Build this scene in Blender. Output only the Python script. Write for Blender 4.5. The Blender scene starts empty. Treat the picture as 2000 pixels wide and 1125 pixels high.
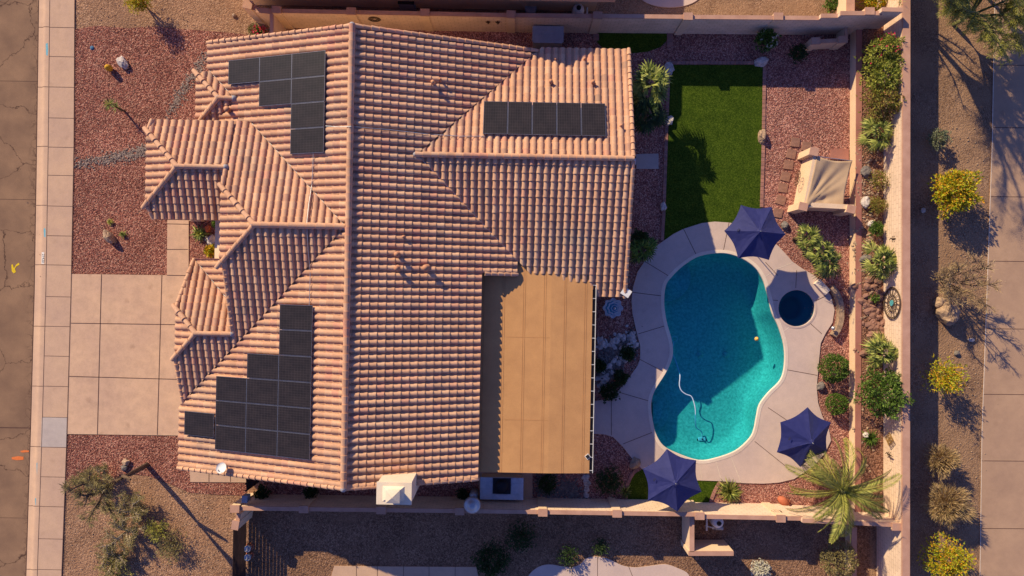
import bpy, bmesh, math, random
from mathutils import Vector, Matrix, noise
R = math.radians
rnd = random.Random(7)
SC = bpy.context.scene
COL = SC.collection

# ---------------------------------------------------------------- camera, light, exposure
H = 36.0                      # the drone hovers 36 m over the lot, looking straight down
TH = R(1.1)                   # and is turned 1.1 degrees from the lot's own axes
cam_d = bpy.data.cameras.new("Camera"); cam = bpy.data.objects.new("Camera", cam_d); COL.objects.link(cam)
cam_d.sensor_width = 36; cam_d.lens = 24; cam_d.clip_start = 0.5; cam_d.clip_end = 1500
cam.location = (0, 0, H); cam.rotation_euler = (0, 0, TH)
SC.camera = cam
SUN_TO = Vector((-1.23, 1.38, 1.0)).normalized()
W = bpy.data.worlds.new("World"); SC.world = W; W.use_nodes = True
nt = W.node_tree; nt.nodes.clear()
sky = nt.nodes.new('ShaderNodeTexSky'); sky.sky_type = 'NISHITA'; sky.sun_disc = False
sky.sun_elevation = math.asin(SUN_TO.z); sky.sun_rotation = math.atan2(SUN_TO.x, SUN_TO.y)
sky.air_density = 1.3; sky.dust_density = 0.4; sky.ozone_density = 3.0
bg = nt.nodes.new('ShaderNodeBackground'); bg.inputs[1].default_value = 0.062
wo = nt.nodes.new('ShaderNodeOutputWorld')
tint = nt.nodes.new('ShaderNodeMix'); tint.data_type = 'RGBA'; tint.blend_type = 'MULTIPLY'; tint.inputs[0].default_value = 1; tint.inputs[7].default_value = (0.88, 0.95, 1.85, 1)   # a deep, very clear winter sky
nt.links.new(sky.outputs[0], tint.inputs[6]); nt.links.new(tint.outputs[2], bg.inputs[0]); nt.links.new(bg.outputs[0], wo.inputs[0])
sd = bpy.data.lights.new("Sun", 'SUN'); sd.energy = 5.0; sd.angle = R(0.55); sd.color = (1.0, 0.84, 0.55)
sun = bpy.data.objects.new("Sun", sd); COL.objects.link(sun)
sun.rotation_euler = SUN_TO.to_track_quat('Z', 'Y').to_euler(); sun.location = (-20, 22, 30)
SC.view_settings.view_transform = 'Standard'; SC.view_settings.look = 'None'
SC.view_settings.exposure = 0.42; SC.view_settings.gamma = 1.0
SC.render.engine = 'CYCLES'

# ---------------------------------------------------------------- helpers
S = 2000 / (1.5 * H); cT, sT = math.cos(TH), math.sin(TH)
def P(px, py, z=0.0):
    """where the drone photo's point (px,py) lies in the lot if it is z metres above the ground"""
    k = (1 - z / H) / S; dx = (px - 1000) * k; dy = (562.5 - py) * k
    return Vector((dx * cT - dy * sT, dx * sT + dy * cT, z))
def P2(px, py, z=0.0):
    p = P(px, py, z); return (p.x, p.y)
def PL(pts, z=0.0): return [P2(a, b, z) for a, b in pts]

def tag(o, label=None, cat=None, group=None, kind=None):
    if label: o['label'] = label
    if cat: o['category'] = cat
    if group: o['group'] = group
    if kind: o['kind'] = kind
    return o
def thing(name, label, cat, loc=(0, 0, 0), rz=0, group=None):
    o = bpy.data.objects.new(name, None); COL.objects.link(o); o.empty_display_size = 0.2
    o.location = loc; o.rotation_euler = (0, 0, rz)
    return tag(o, label, cat, group)

class MB:
    def __init__(s): s.v = []; s.f = []; s.sm = []
    def add(s, vs, fs, smooth=False):
        b = len(s.v); s.v += [tuple(v) for v in vs]
        for f in fs: s.f.append(tuple(i + b for i in f)); s.sm.append(smooth)
    def box(s, c, d, rz=0, tilt=None):
        x, y, z = d[0] / 2, d[1] / 2, d[2] / 2
        M = Matrix.Rotation(rz, 3, 'Z')
        if tilt is not None: M = M @ tilt
        vs = [Vector(c) + M @ Vector((i * x, j * y, k * z)) for k in (-1, 1) for (i, j) in ((-1, -1), (1, -1), (1, 1), (-1, 1))]
        s.add(vs, [(3, 2, 1, 0), (4, 5, 6, 7), (0, 1, 5, 4), (1, 2, 6, 5), (2, 3, 7, 6), (3, 0, 4, 7)])
    def prism(s, poly, z0, z1, top_scale=1.0):
        n = len(poly); cx = sum(p[0] for p in poly) / n; cy = sum(p[1] for p in poly) / n
        a = sum(poly[i][0] * poly[(i + 1) % n][1] - poly[(i + 1) % n][0] * poly[i][1] for i in range(n))
        if a < 0: poly = poly[::-1]
        vs = [(p[0], p[1], z0) for p in poly] + [(cx + (p[0] - cx) * top_scale, cy + (p[1] - cy) * top_scale, z1) for p in poly]
        s.add(vs, [tuple(range(n - 1, -1, -1)), tuple(range(n, 2 * n))] + [(i, (i + 1) % n, n + (i + 1) % n, n + i) for i in range(n)])
    def tube(s, pts, r, n=6, cap=True):
        pts = [Vector(p) for p in pts]; m = len(pts)
        rs = r if isinstance(r, (list, tuple)) else [r] * m
        vs = []; fs = []
        for i, p in enumerate(pts):
            d = (pts[min(i + 1, m - 1)] - pts[max(i - 1, 0)])
            d = d.normalized() if d.length > 1e-9 else Vector((0, 0, 1))
            u = d.cross(Vector((0, 0, 1)))
            if u.length < 1e-3: u = d.cross(Vector((1, 0, 0)))
            u.normalize(); w = d.cross(u)
            for k in range(n):
                a = 2 * math.pi * k / n
                vs.append(p + (u * math.cos(a) + w * math.sin(a)) * rs[i])
        for i in range(m - 1):
            for k in range(n):
                fs.append((i * n + k, i * n + (k + 1) % n, (i + 1) * n + (k + 1) % n, (i + 1) * n + k))
        s.add(vs, fs, True)
        if cap: s.add(vs[:n], [tuple(range(n))]); s.add(vs[-n:], [tuple(range(n - 1, -1, -1))])
    def lathe(s, prof, c=(0, 0, 0), n=24, lobes=0, amp=0.0):
        vs = []; fs = []; m = len(prof)
        for i in range(m):
            r, z = prof[i][0], prof[i][1]
            am = prof[i][2] if len(prof[i]) > 2 else 0
            for k in range(n):
                a = 2 * math.pi * k / n
                rr = r * (1 + am * math.cos(lobes * a)) if lobes else r
                vs.append((c[0] + rr * math.cos(a), c[1] + rr * math.sin(a), c[2] + z))
        for i in range(m - 1):
            for k in range(n):
                fs.append((i * n + k, i * n + (k + 1) % n, (i + 1) * n + (k + 1) % n, (i + 1) * n + k))
        s.add(vs, fs, True)
    def build(s, name, mat, parent=None, world=None):
        me = bpy.data.meshes.new(name); me.from_pydata(s.v, [], s.f); me.update()
        me.polygons.foreach_set('use_smooth', s.sm)
        o = bpy.data.objects.new(name, me); COL.objects.link(o)
        if mat: me.materials.append(mat)
        if parent:
            o.parent = parent
            if world:            # vertices were given in lot coordinates: bring them into the parent's frame
                M = (Matrix.Translation(parent.location) @ parent.rotation_euler.to_matrix().to_4x4()).inverted()
                me.transform(M)
        return o

def spline(pts, sub=6, closed=True):
    n = len(pts); out = []
    for i in range(n if closed else n - 1):
        p = [Vector(pts[(i + k) % n]) if closed else Vector(pts[min(max(i + k, 0), n - 1)]) for k in (-1, 0, 1, 2)]
        for j in range(sub):
            t = j / sub
            out.append(0.5 * ((2 * p[1]) + (-p[0] + p[2]) * t + (2 * p[0] - 5 * p[1] + 4 * p[2] - p[3]) * t * t + (-p[0] + 3 * p[1] - 3 * p[2] + p[3]) * t ** 3))
    if not closed: out.append(Vector(pts[-1]))
    return [tuple(v) for v in out]

def sheet(name, outer, holes, z, mat, skirt=0.0, kind='structure', label=None, cat=None):
    """a flat ground sheet (or a slab with a skirt) cut to an outline, with holes"""
    bm = bmesh.new(); loops = []
    for lp in [outer] + list(holes):
        vs = [bm.verts.new((p[0], p[1], z)) for p in lp]
        loops.append(vs)
        for i in range(len(vs)): bm.edges.new((vs[i], vs[(i + 1) % len(vs)]))
    bmesh.ops.triangle_fill(bm, use_beauty=True, use_dissolve=False, edges=bm.edges[:], normal=(0, 0, 1))
    for f in bm.faces:
        if f.normal.z < 0: f.normal_flip()
    if skirt:
        for vs in loops:
            lo = [bm.verts.new((v.co.x, v.co.y, z - skirt)) for v in vs]; n = len(vs)
            for i in range(n): bm.faces.new((vs[i], vs[(i + 1) % n], lo[(i + 1) % n], lo[i]))
    me = bpy.data.meshes.new(name); bm.to_mesh(me); bm.free(); me.materials.append(mat)
    o = bpy.data.objects.new(name, me); COL.objects.link(o)
    return tag(o, label, cat, kind=kind)

# ---------------------------------------------------------------- materials
def srgb(r, g, b):
    f = lambda c: (c / 255) / 12.92 if c / 255 <= 0.04045 else ((c / 255 + 0.055) / 1.055) ** 2.4
    return (f(r), f(g), f(b), 1)
def newmat(name, rough=0.85, spec=0.3):
    m = bpy.data.materials.new(name); m.use_nodes = True
    b = m.node_tree.nodes['Principled BSDF']; b.inputs['Roughness'].default_value = rough
    b.inputs['Specular IOR Level'].default_value = spec
    return m, m.node_tree, b
def nd(nt, t, **kw):
    n = nt.nodes.new(t)
    for k, v in kw.items(): setattr(n, k, v)
    return n
def ramp(nt, stops, const=False):
    r = nt.nodes.new('ShaderNodeValToRGB'); e = r.color_ramp.elements
    if const: r.color_ramp.interpolation = 'CONSTANT'
    while len(e) < len(stops): e.new(0.5)
    for i, (p, c) in enumerate(stops): e[i].position = p; e[i].color = c
    return r
def mixc(nt, a, b, fac, mode='MIX'):
    m = nt.nodes.new('ShaderNodeMix'); m.data_type = 'RGBA'; m.blend_type = mode
    for i, v in ((6, a), (7, b), (0, fac)):
        if hasattr(v, 'is_output') or isinstance(v, bpy.types.NodeSocket): nt.links.new(v, m.inputs[i])
        else: m.inputs[i].default_value = v
    return m.outputs[2]
def coord(nt, scale=None, kind='Object'):
    tc = nt.nodes.new('ShaderNodeTexCoord')
    return tc.outputs[kind]
def noise_t(nt, vec, scale, detail=4, rough=0.6):
    n = nt.nodes.new('ShaderNodeTexNoise'); n.inputs['Scale'].default_value = scale
    n.inputs['Detail'].default_value = detail; n.inputs['Roughness'].default_value = rough
    nt.links.new(vec, n.inputs['Vector']); return n
def bump(nt, b, height, strength, dist):
    n = nt.nodes.new('ShaderNodeBump'); n.inputs['Strength'].default_value = strength; n.inputs['Distance'].default_value = dist
    nt.links.new(height, n.inputs['Height']); nt.links.new(n.outputs[0], b.inputs['Normal']); return n
def plain(name, c1, c2=None, scale=3.0, rough=0.85, bmp=0.0, fine=60.0, metal=0.0, spec=0.3, isl=0.0):
    """two-tone mottled surface with fine grain; isl varies the tone from piece to piece"""
    m, t, b = newmat(name, rough, spec); c2 = c2 or tuple(x * 0.75 for x in c1[:3]) + (1,)
    v = coord(t)
    n = noise_t(t, v, scale, 5); f = noise_t(t, v, fine, 2)
    r = ramp(t, [(0.35, (0, 0, 0, 1)), (0.65, (1, 1, 1, 1))]); t.links.new(n.outputs[0], r.inputs[0])
    c = mixc(t, c1, c2, r.outputs[0])
    g = ramp(t, [(0.3, (0.82, 0.82, 0.82, 1)), (0.7, (1.12, 1.12, 1.12, 1))]); t.links.new(f.outputs[0], g.inputs[0])
    c = mixc(t, c, g.outputs[0], 1.0, 'MULTIPLY')
    if isl:
        ge = nd(t, 'ShaderNodeNewGeometry')
        q = ramp(t, [(0, (1 - isl, 1 - isl, 1 - isl, 1)), (1, (1 + isl, 1 + isl, 1 + isl, 1))]); t.links.new(ge.outputs['Random Per Island'], q.inputs[0])
        c = mixc(t, c, q.outputs[0], 1.0, 'MULTIPLY')
    t.links.new(c, b.inputs['Base Color']); b.inputs['Metallic'].default_value = metal
    if bmp: bump(t, b, f.outputs[0], bmp, 0.02)
    return m
def gravel(name, cols, size=0.045, big=None, dirt=None, bmp=0.9, patch=0.5):
    """crushed stone: every voronoi cell a stone of its own colour, darker towards its rim, earth in worn patches"""
    m, t, b = newmat(name, 0.95, 0.15); v = coord(t)
    vo = nd(t, 'ShaderNodeTexVoronoi'); vo.inputs['Scale'].default_value = 1 / size; t.links.new(v, vo.inputs['Vector'])
    vo.inputs['Randomness'].default_value = 1.0
    sep = nd(t, 'ShaderNodeSeparateColor'); t.links.new(vo.outputs['Color'], sep.inputs[0])
    n = len(cols); r = ramp(t, [(i / n, c) for i, c in enumerate(cols)], True); t.links.new(sep.outputs[0], r.inputs[0])
    v2 = nd(t, 'ShaderNodeTexVoronoi'); v2.inputs['Scale'].default_value = 0.42 / size; t.links.new(v, v2.inputs['Vector'])
    s2 = nd(t, 'ShaderNodeSeparateColor'); t.links.new(v2.outputs['Color'], s2.inputs[0])
    r2 = ramp(t, [(0, (0.72, 0.72, 0.72, 1)), (1, (1.22, 1.22, 1.22, 1))]); t.links.new(s2.outputs[1], r2.inputs[0])
    c = mixc(t, r.outputs[0], r2.outputs[0], 0.5, 'MULTIPLY')
    d = ramp(t, [(0.25, (1, 1, 1, 1)), (0.75, (0.45, 0.42, 0.42, 1))]); t.links.new(vo.outputs['Distance'], d.inputs[0])
    c = mixc(t, c, d.outputs[0], 0.7, 'MULTIPLY')
    if dirt:
        nn = noise_t(t, v, 0.55, 6, 0.7); rr = ramp(t, [(patch, (0, 0, 0, 1)), (patch + 0.2, (0.75, 0.75, 0.75, 1))]); t.links.new(nn.outputs[0], rr.inputs[0])
        c = mixc(t, c, dirt, rr.outputs[0])
    lg = noise_t(t, v, 0.5, 6, 0.65); lr = ramp(t, [(0.32, (0.78, 0.77, 0.76, 1)), (0.68, (1.16, 1.16, 1.14, 1))]); t.links.new(lg.outputs[0], lr.inputs[0])
    c = mixc(t, c, lr.outputs[0], 1.0, 'MULTIPLY')
    t.links.new(c, b.inputs['Base Color'])
    mh = nd(t, 'ShaderNodeMath', operation='ADD'); t.links.new(vo.outputs['Distance'], mh.inputs[0]); t.links.new(v2.outputs['Distance'], mh.inputs[1])
    inv = nd(t, 'ShaderNodeMath', operation='MULTIPLY'); inv.inputs[1].default_value = -1; t.links.new(mh.outputs[0], inv.inputs[0])
    bump(t, b, inv.outputs[0], bmp, size * 0.9)
    return m
def concrete(name, c1, c2, stain=0.5):
    m, t, b = newmat(name, 0.9, 0.2); v = coord(t)
    n = noise_t(t, v, 0.45, 6, 0.65); f = noise_t(t, v, 45, 3); w = noise_t(t, v, 2.2, 5, 0.7)
    r = ramp(t, [(0.35, (0, 0, 0, 1)), (0.65, (1, 1, 1, 1))]); t.links.new(n.outputs[0], r.inputs[0])
    c = mixc(t, c1, c2, r.outputs[0])
    s1 = ramp(t, [(0.3, (0.84, 0.84, 0.85, 1)), (0.6, (1.04, 1.04, 1.04, 1))]); t.links.new(w.outputs[0], s1.inputs[0])
    c = mixc(t, c, s1.outputs[0], stain, 'MULTIPLY')
    g = ramp(t, [(0.3, (0.88, 0.88, 0.88, 1)), (0.7, (1.08, 1.08, 1.08, 1))]); t.links.new(f.outputs[0], g.inputs[0])
    c = mixc(t, c, g.outputs[0], 1.0, 'MULTIPLY')
    vo = nd(t, 'ShaderNodeTexVoronoi'); vo.inputs['Scale'].default_value = 0.9; wv = nd(t, 'ShaderNodeVectorMath', operation='MULTIPLY_ADD')
    t.links.new(w.outputs['Color'], wv.inputs[0]); wv.inputs[1].default_value = (0.5, 0.5, 0); t.links.new(v, wv.inputs[2]); t.links.new(wv.outputs[0], vo.inputs['Vector'])
    sp = ramp(t, [(0.05, (0.80, 0.78, 0.77, 1)), (0.16, (1, 1, 1, 1))]); t.links.new(vo.outputs['Distance'], sp.inputs[0]); c = mixc(t, c, sp.outputs[0], stain, 'MULTIPLY')
    t.links.new(c, b.inputs['Base Color']); bump(t, b, f.outputs[0], 0.25, 0.01)
    return m
def block(name, c1, c2, cm):
    """painted block wall: courses 0.2 m high, joints slightly darker"""
    m, t, b = newmat(name, 0.9, 0.2); v = coord(t)
    sp = nd(t, 'ShaderNodeSeparateXYZ'); t.links.new(v, sp.inputs[0])
    ad = nd(t, 'ShaderNodeMath', operation='ADD'); t.links.new(sp.outputs[0], ad.inputs[0]); t.links.new(sp.outputs[1], ad.inputs[1])
    cb = nd(t, 'ShaderNodeCombineXYZ'); t.links.new(ad.outputs[0], cb.inputs[0]); t.links.new(sp.outputs[2], cb.inputs[1])
    br = nd(t, 'ShaderNodeTexBrick'); t.links.new(cb.outputs[0], br.inputs['Vector'])
    br.inputs['Scale'].default_value = 1.0; br.inputs['Brick Width'].default_value = 0.4; br.inputs['Row Height'].default_value = 0.2
    br.inputs['Mortar Size'].default_value = 0.012; br.inputs['Color1'].default_value = c1; br.inputs['Color2'].default_value = c2; br.inputs['Mortar'].default_value = cm
    n = noise_t(t, v, 1.3, 5); s1 = ramp(t, [(0.3, (0.86, 0.86, 0.86, 1)), (0.65, (1.05, 1.05, 1.05, 1))]); t.links.new(n.outputs[0], s1.inputs[0])
    c = mixc(t, br.outputs[0], s1.outputs[0], 1.0, 'MULTIPLY')
    t.links.new(c, b.inputs['Base Color'])
    i = nd(t, 'ShaderNodeMath', operation='MULTIPLY'); i.inputs[1].default_value = -1; t.links.new(br.outputs['Fac'], i.inputs[0]); bump(t, b, i.outputs[0], 0.5, 0.01)
    return m
def leafmat(name, cols, trans=0.25):
    m, t, b = newmat(name, 0.6, 0.25)
    ge = nd(t, 'ShaderNodeNewGeometry'); n = len(cols)
    r = ramp(t, [(i / max(1, n - 1), c) for i, c in enumerate(cols)]); t.links.new(ge.outputs['Random Per Island'], r.inputs[0])
    t.links.new(r.outputs[0], b.inputs['Base Color'])
    tr = nd(t, 'ShaderNodeBsdfTranslucent'); t.links.new(r.outputs[0], tr.inputs[0])
    mx = nd(t, 'ShaderNodeMixShader'); mx.inputs[0].default_value = trans
    t.links.new(b.outputs[0], mx.inputs[1]); t.links.new(tr.outputs[0], mx.inputs[2])
    t.links.new(mx.outputs[0], t.nodes['Material Output'].inputs[0])
    return m

RED = [srgb(150, 92, 78), srgb(176, 114, 96), srgb(116, 66, 58), srgb(194, 136, 114), srgb(140, 86, 72), srgb(168, 104, 88), srgb(98, 58, 54), srgb(206, 156, 132)]
M = {}
M['red_gravel'] = gravel('red_gravel', RED, 0.043, dirt=srgb(150, 100, 84), patch=0.62)
M['pink_gravel'] = gravel('pink_gravel', [srgb(180, 120, 106), srgb(204, 146, 128), srgb(148, 94, 84), srgb(216, 166, 146), srgb(170, 112, 98), srgb(126, 80, 74)], 0.045)
M['tan_gravel'] = gravel('tan_gravel', [srgb(168, 128, 98), srgb(184, 142, 110), srgb(146, 108, 82), srgb(196, 156, 124), srgb(158, 118, 92)], 0.045, dirt=srgb(160, 120, 92), patch=0.45, bmp=0.7)
M['dirt'] = gravel('dirt', [srgb(150, 116, 90), srgb(166, 130, 102), srgb(132, 100, 76), srgb(176, 142, 114)], 0.04, dirt=srgb(156, 122, 94), patch=0.4, bmp=0.6)
M['dark_gravel'] = gravel('dark_gravel', [srgb(140, 104, 80), srgb(156, 118, 92), srgb(120, 88, 68), srgb(170, 132, 104)], 0.05, dirt=srgb(140, 104, 80), patch=0.5, bmp=0.7)
M['bed_soil'] = gravel('bed_soil', [srgb(140, 98, 78), srgb(158, 114, 92), srgb(118, 82, 66), srgb(170, 126, 104)], 0.06, dirt=srgb(140, 100, 80), patch=0.5)
M['asphalt'] = None
M['concrete'] = concrete('concrete', srgb(200, 164, 134), srgb(188, 154, 130))
M['drive_concrete'] = concrete('drive_concrete', srgb(206, 168, 136), srgb(192, 156, 130), 0.8)
M['pale_concrete'] = concrete('pale_concrete', srgb(188, 172, 160), srgb(176, 160, 150))
M['road_concrete'] = concrete('road_concrete', srgb(178, 144, 116), srgb(164, 132, 108))
M['deck'] = concrete('deck', srgb(204, 178, 162), srgb(192, 168, 156), 0.4)
M['coping'] = concrete('coping', srgb(226, 206, 186), srgb(212, 190, 170), 0.3)
M['joint'] = plain('joint', srgb(96, 68, 58), rough=1)
M['joint_light'] = plain('joint_light', srgb(226, 206, 184), rough=1)
M['block'] = block('block', srgb(226, 196, 168), srgb(220, 190, 162), srgb(196, 164, 138))
M['cap'] = plain('cap', srgb(192, 148, 124), srgb(174, 130, 108), 1.5, bmp=0.2)
M['red_cap'] = plain('red_cap', srgb(172, 116, 100), srgb(156, 102, 88), 1.2, bmp=0.2)
M['stucco'] = plain('stucco', srgb(226, 194, 160), srgb(216, 184, 150), 0.8, bmp=0.4, fine=40)
M['chimney'] = plain('chimney', srgb(226, 208, 182), srgb(216, 196, 170), 1.0, bmp=0.3, fine=50)
M['patio_roof'] = plain('patio_roof', srgb(196, 144, 92), srgb(184, 134, 86), 1.1, rough=0.9, bmp=0.3, fine=70)
M['turf'] = None
M['brick_edge'] = plain('brick_edge', srgb(168, 118, 100), srgb(140, 100, 92), 5, isl=0.15, bmp=0.3)
M['flag'] = plain('flag', srgb(150, 110, 92), srgb(130, 94, 80), 6, bmp=0.5, isl=0.1)
M['rock_white'] = plain('rock_white', srgb(206, 192, 180), srgb(160, 148, 142), 7, bmp=0.7, fine=25, isl=0.12)
M['rock_tan'] = plain('rock_tan', srgb(176, 146, 118), srgb(136, 112, 94), 6, bmp=0.8, fine=22, isl=0.12)
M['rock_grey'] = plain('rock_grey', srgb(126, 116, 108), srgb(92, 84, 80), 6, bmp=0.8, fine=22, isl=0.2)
M['river'] = plain('river', srgb(150, 128, 112), srgb(110, 96, 90), 9, isl=0.4, rough=0.7)
M['metal'] = plain('metal', srgb(180, 180, 182), srgb(160, 160, 164), 3, rough=0.4, metal=0.6)
M['white'] = plain('white', srgb(222, 218, 212), srgb(206, 202, 198), 3, rough=0.5)
M['grey_plastic'] = plain('grey_plastic', srgb(150, 150, 156), srgb(136, 136, 142), 2, rough=0.6)
M['dark'] = plain('dark', srgb(40, 36, 38), srgb(30, 28, 30), 4, rough=0.6)
M['wood'] = plain('wood', srgb(66, 46, 38), srgb(50, 34, 30), 3, rough=0.8, isl=0.2)
M['panel_frame'] = plain('panel_frame', srgb(150, 148, 152), rough=0.35, metal=0.7)
M['canopy_navy'] = None
M['tan_cloth'] = plain('tan_cloth', srgb(190, 160, 126), srgb(178, 148, 116), 1.5, rough=0.9, bmp=0.15, fine=90)
M['terracotta'] = plain('terracotta', srgb(184, 104, 72), srgb(160, 88, 62), 5, rough=0.8)
M['fountain'] = plain('fountain', srgb(206, 206, 208), srgb(176, 180, 190), 8, rough=0.5)
M['bark'] = plain('bark', srgb(104, 84, 66), srgb(78, 62, 50), 9, bmp=0.8, fine=30)
M['dry_stem'] = plain('dry_stem', srgb(176, 158, 130), srgb(150, 130, 104), 8)
M['green_bark'] = plain('green_bark', srgb(122, 122, 70), srgb(96, 92, 56), 5)
M['tile_white'] = plain('tile_white', srgb(196, 200, 208), srgb(176, 182, 192), 4, rough=0.4)
M['iron'] = plain('iron', srgb(96, 74, 58), srgb(70, 56, 48), 12, rough=0.6, metal=0.3)
M['roof_pipe'] = plain('roof_pipe', srgb(196, 140, 104), srgb(178, 122, 92), 4, rough=0.7)
M['lead'] = plain('lead', srgb(150, 146, 150), srgb(124, 120, 128), 5, rough=0.6)

# roof tile: tone changes from tile to tile, slow weathering over the slope
m, t, b = newmat('roof_tile', 0.85, 0.25); M['roof_tile'] = m
ge = nd(t, 'ShaderNodeNewGeometry')
r = ramp(t, [(0, srgb(188, 143, 113)), (0.3, srgb(204, 158, 125)), (0.6, srgb(197, 149, 117)), (0.8, srgb(207, 165, 132)), (0.93, srgb(198, 142, 116)), (1, srgb(168, 134, 110))]); t.links.new(ge.outputs['Random Per Island'], r.inputs[0])
v = coord(t); n1 = noise_t(t, v, 0.5, 5); n2 = noise_t(t, v, 14, 4, 0.7)
r1 = ramp(t, [(0.3, (0.88, 0.86, 0.86, 1)), (0.7, (1.06, 1.06, 1.04, 1))]); t.links.new(n1.outputs[0], r1.inputs[0])
r2 = ramp(t, [(0.3, (0.84, 0.84, 0.86, 1)), (0.65, (1.06, 1.06, 1.05, 1))]); t.links.new(n2.outputs[0], r2.inputs[0])
n3 = noise_t(t, v, 0.22, 6, 0.75); r3 = ramp(t, [(0.52, (0, 0, 0, 1)), (0.68, (0.55, 0.55, 0.55, 1))]); t.links.new(n3.outputs[0], r3.inputs[0])
r_base = mixc(t, r.outputs[0], srgb(168, 146, 126), r3.outputs[0])
c = mixc(t, mixc(t, r_base, r1.outputs[0], 1.0, 'MULTIPLY'), r2.outputs[0], 1.0, 'MULTIPLY'); t.links.new(c, b.inputs['Base Color'])
bump(t, b, n2.outputs[0], 0.25, 0.01)

# asphalt: fine aggregate, crack network that thickens towards the gutter
m, t, b = newmat('asphalt', 0.95, 0.15); M['asphalt'] = m
v = coord(t); f = noise_t(t, v, 60, 3); n = noise_t(t, v, 0.6, 5)
r = ramp(t, [(0.35, srgb(146, 114, 88)), (0.65, srgb(124, 96, 76))]); t.links.new(n.outputs[0], r.inputs[0])
g = ramp(t, [(0.3, (0.78, 0.78, 0.78, 1)), (0.7, (1.2, 1.2, 1.2, 1))]); t.links.new(f.outputs[0], g.inputs[0])
c = mixc(t, r.outputs[0], g.outputs[0], 1.0, 'MULTIPLY')
wn = noise_t(t, v, 1.6, 4); sub = nd(t, 'ShaderNodeVectorMath', operation='MULTIPLY_ADD')
t.links.new(wn.outputs['Color'], sub.inputs[0]); sub.inputs[1].default_value = (0.9, 0.9, 0); t.links.new(v, sub.inputs[2])
sx = nd(t, 'ShaderNodeSeparateXYZ'); t.links.new(v, sx.inputs[0])
for sc_, wid, x0, x1 in ((0.33, 0.009, -40, -39), (2.0, 0.05, -25.75, -25.2)):
    vo = nd(t, 'ShaderNodeTexVoronoi', feature='DISTANCE_TO_EDGE'); vo.inputs['Scale'].default_value = sc_; t.links.new(sub.outputs[0], vo.inputs['Vector'])
    k = ramp(t, [(0.0, (1, 1, 1, 1)), (wid, (0, 0, 0, 1))]); t.links.new(vo.outputs['Distance'], k.inputs[0])
    mr = nd(t, 'ShaderNodeMapRange'); mr.inputs[1].default_value = x0; mr.inputs[2].default_value = x1; t.links.new(sx.outputs[0], mr.inputs[0])
    mu = nd(t, 'ShaderNodeMath', operation='MULTIPLY'); t.links.new(k.outputs[0], mu.inputs[0]); t.links.new(mr.outputs[0], mu.inputs[1])
    c = mixc(t, c, srgb(70, 48, 40), mu.outputs[0])
t.links.new(c, b.inputs['Base Color']); bump(t, b, f.outputs[0], 0.5, 0.01)

# artificial turf
m, t, b = newmat('turf', 0.9, 0.1); M['turf'] = m
v = coord(t); f = noise_t(t, v, 16, 5, 0.85); n = noise_t(t, v, 1.6, 6, 0.7)
r = ramp(t, [(0.36, (0.012, 0.028, 0.001, 1)), (0.52, (0.042, 0.074, 0.004, 1)), (0.66, (0.11, 0.145, 0.018, 1))]); t.links.new(f.outputs[0], r.inputs[0])
g = ramp(t, [(0.3, (0.72, 0.76, 0.7, 1)), (0.7, (1.3, 1.24, 1.2, 1))]); t.links.new(n.outputs[0], g.inputs[0])
t.links.new(mixc(t, r.outputs[0], g.outputs[0], 1.0, 'MULTIPLY'), b.inputs['Base Color']); bump(t, b, f.outputs[0], 0.8, 0.03)

# solar glass: dark cells with a fine grid
m, t, b = newmat('solar_glass', 0.4, 0.18); M['solar'] = m
v = coord(t)
br = nd(t, 'ShaderNodeTexBrick'); br.offset = 0; t.links.new(v, br.inputs['Vector']); br.inputs['Scale'].default_value = 1
br.inputs['Brick Width'].default_value = 0.158; br.inputs['Row Height'].default_value = 0.112; br.inputs['Mortar Size'].default_value = 0.005
br.inputs['Color1'].default_value = srgb(34, 30, 31); br.inputs['Color2'].default_value = srgb(38, 33, 34); br.inputs['Mortar'].default_value = srgb(58, 52, 54)
n = noise_t(t, v, 1.2, 5, 0.7); g = ramp(t, [(0.35, (0.9, 0.9, 0.9, 1)), (0.75, (1.45, 1.4, 1.35, 1))]); t.links.new(n.outputs[0], g.inputs[0])
t.links.new(mixc(t, br.outputs[0], g.outputs[0], 1.0, 'MULTIPLY'), b.inputs['Base Color'])

# navy canvas
m, t, b = newmat('navy_canvas', 0.7, 0.3); M['canopy_navy'] = m
v = coord(t); n = noise_t(t, v, 3, 5); r = ramp(t, [(0.3, srgb(26, 30, 84)), (0.7, srgb(38, 41, 94))]); t.links.new(n.outputs[0], r.inputs[0])
t.links.new(r.outputs[0], b.inputs['Base Color']); b.inputs['Sheen Weight'].default_value = 0.1

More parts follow.
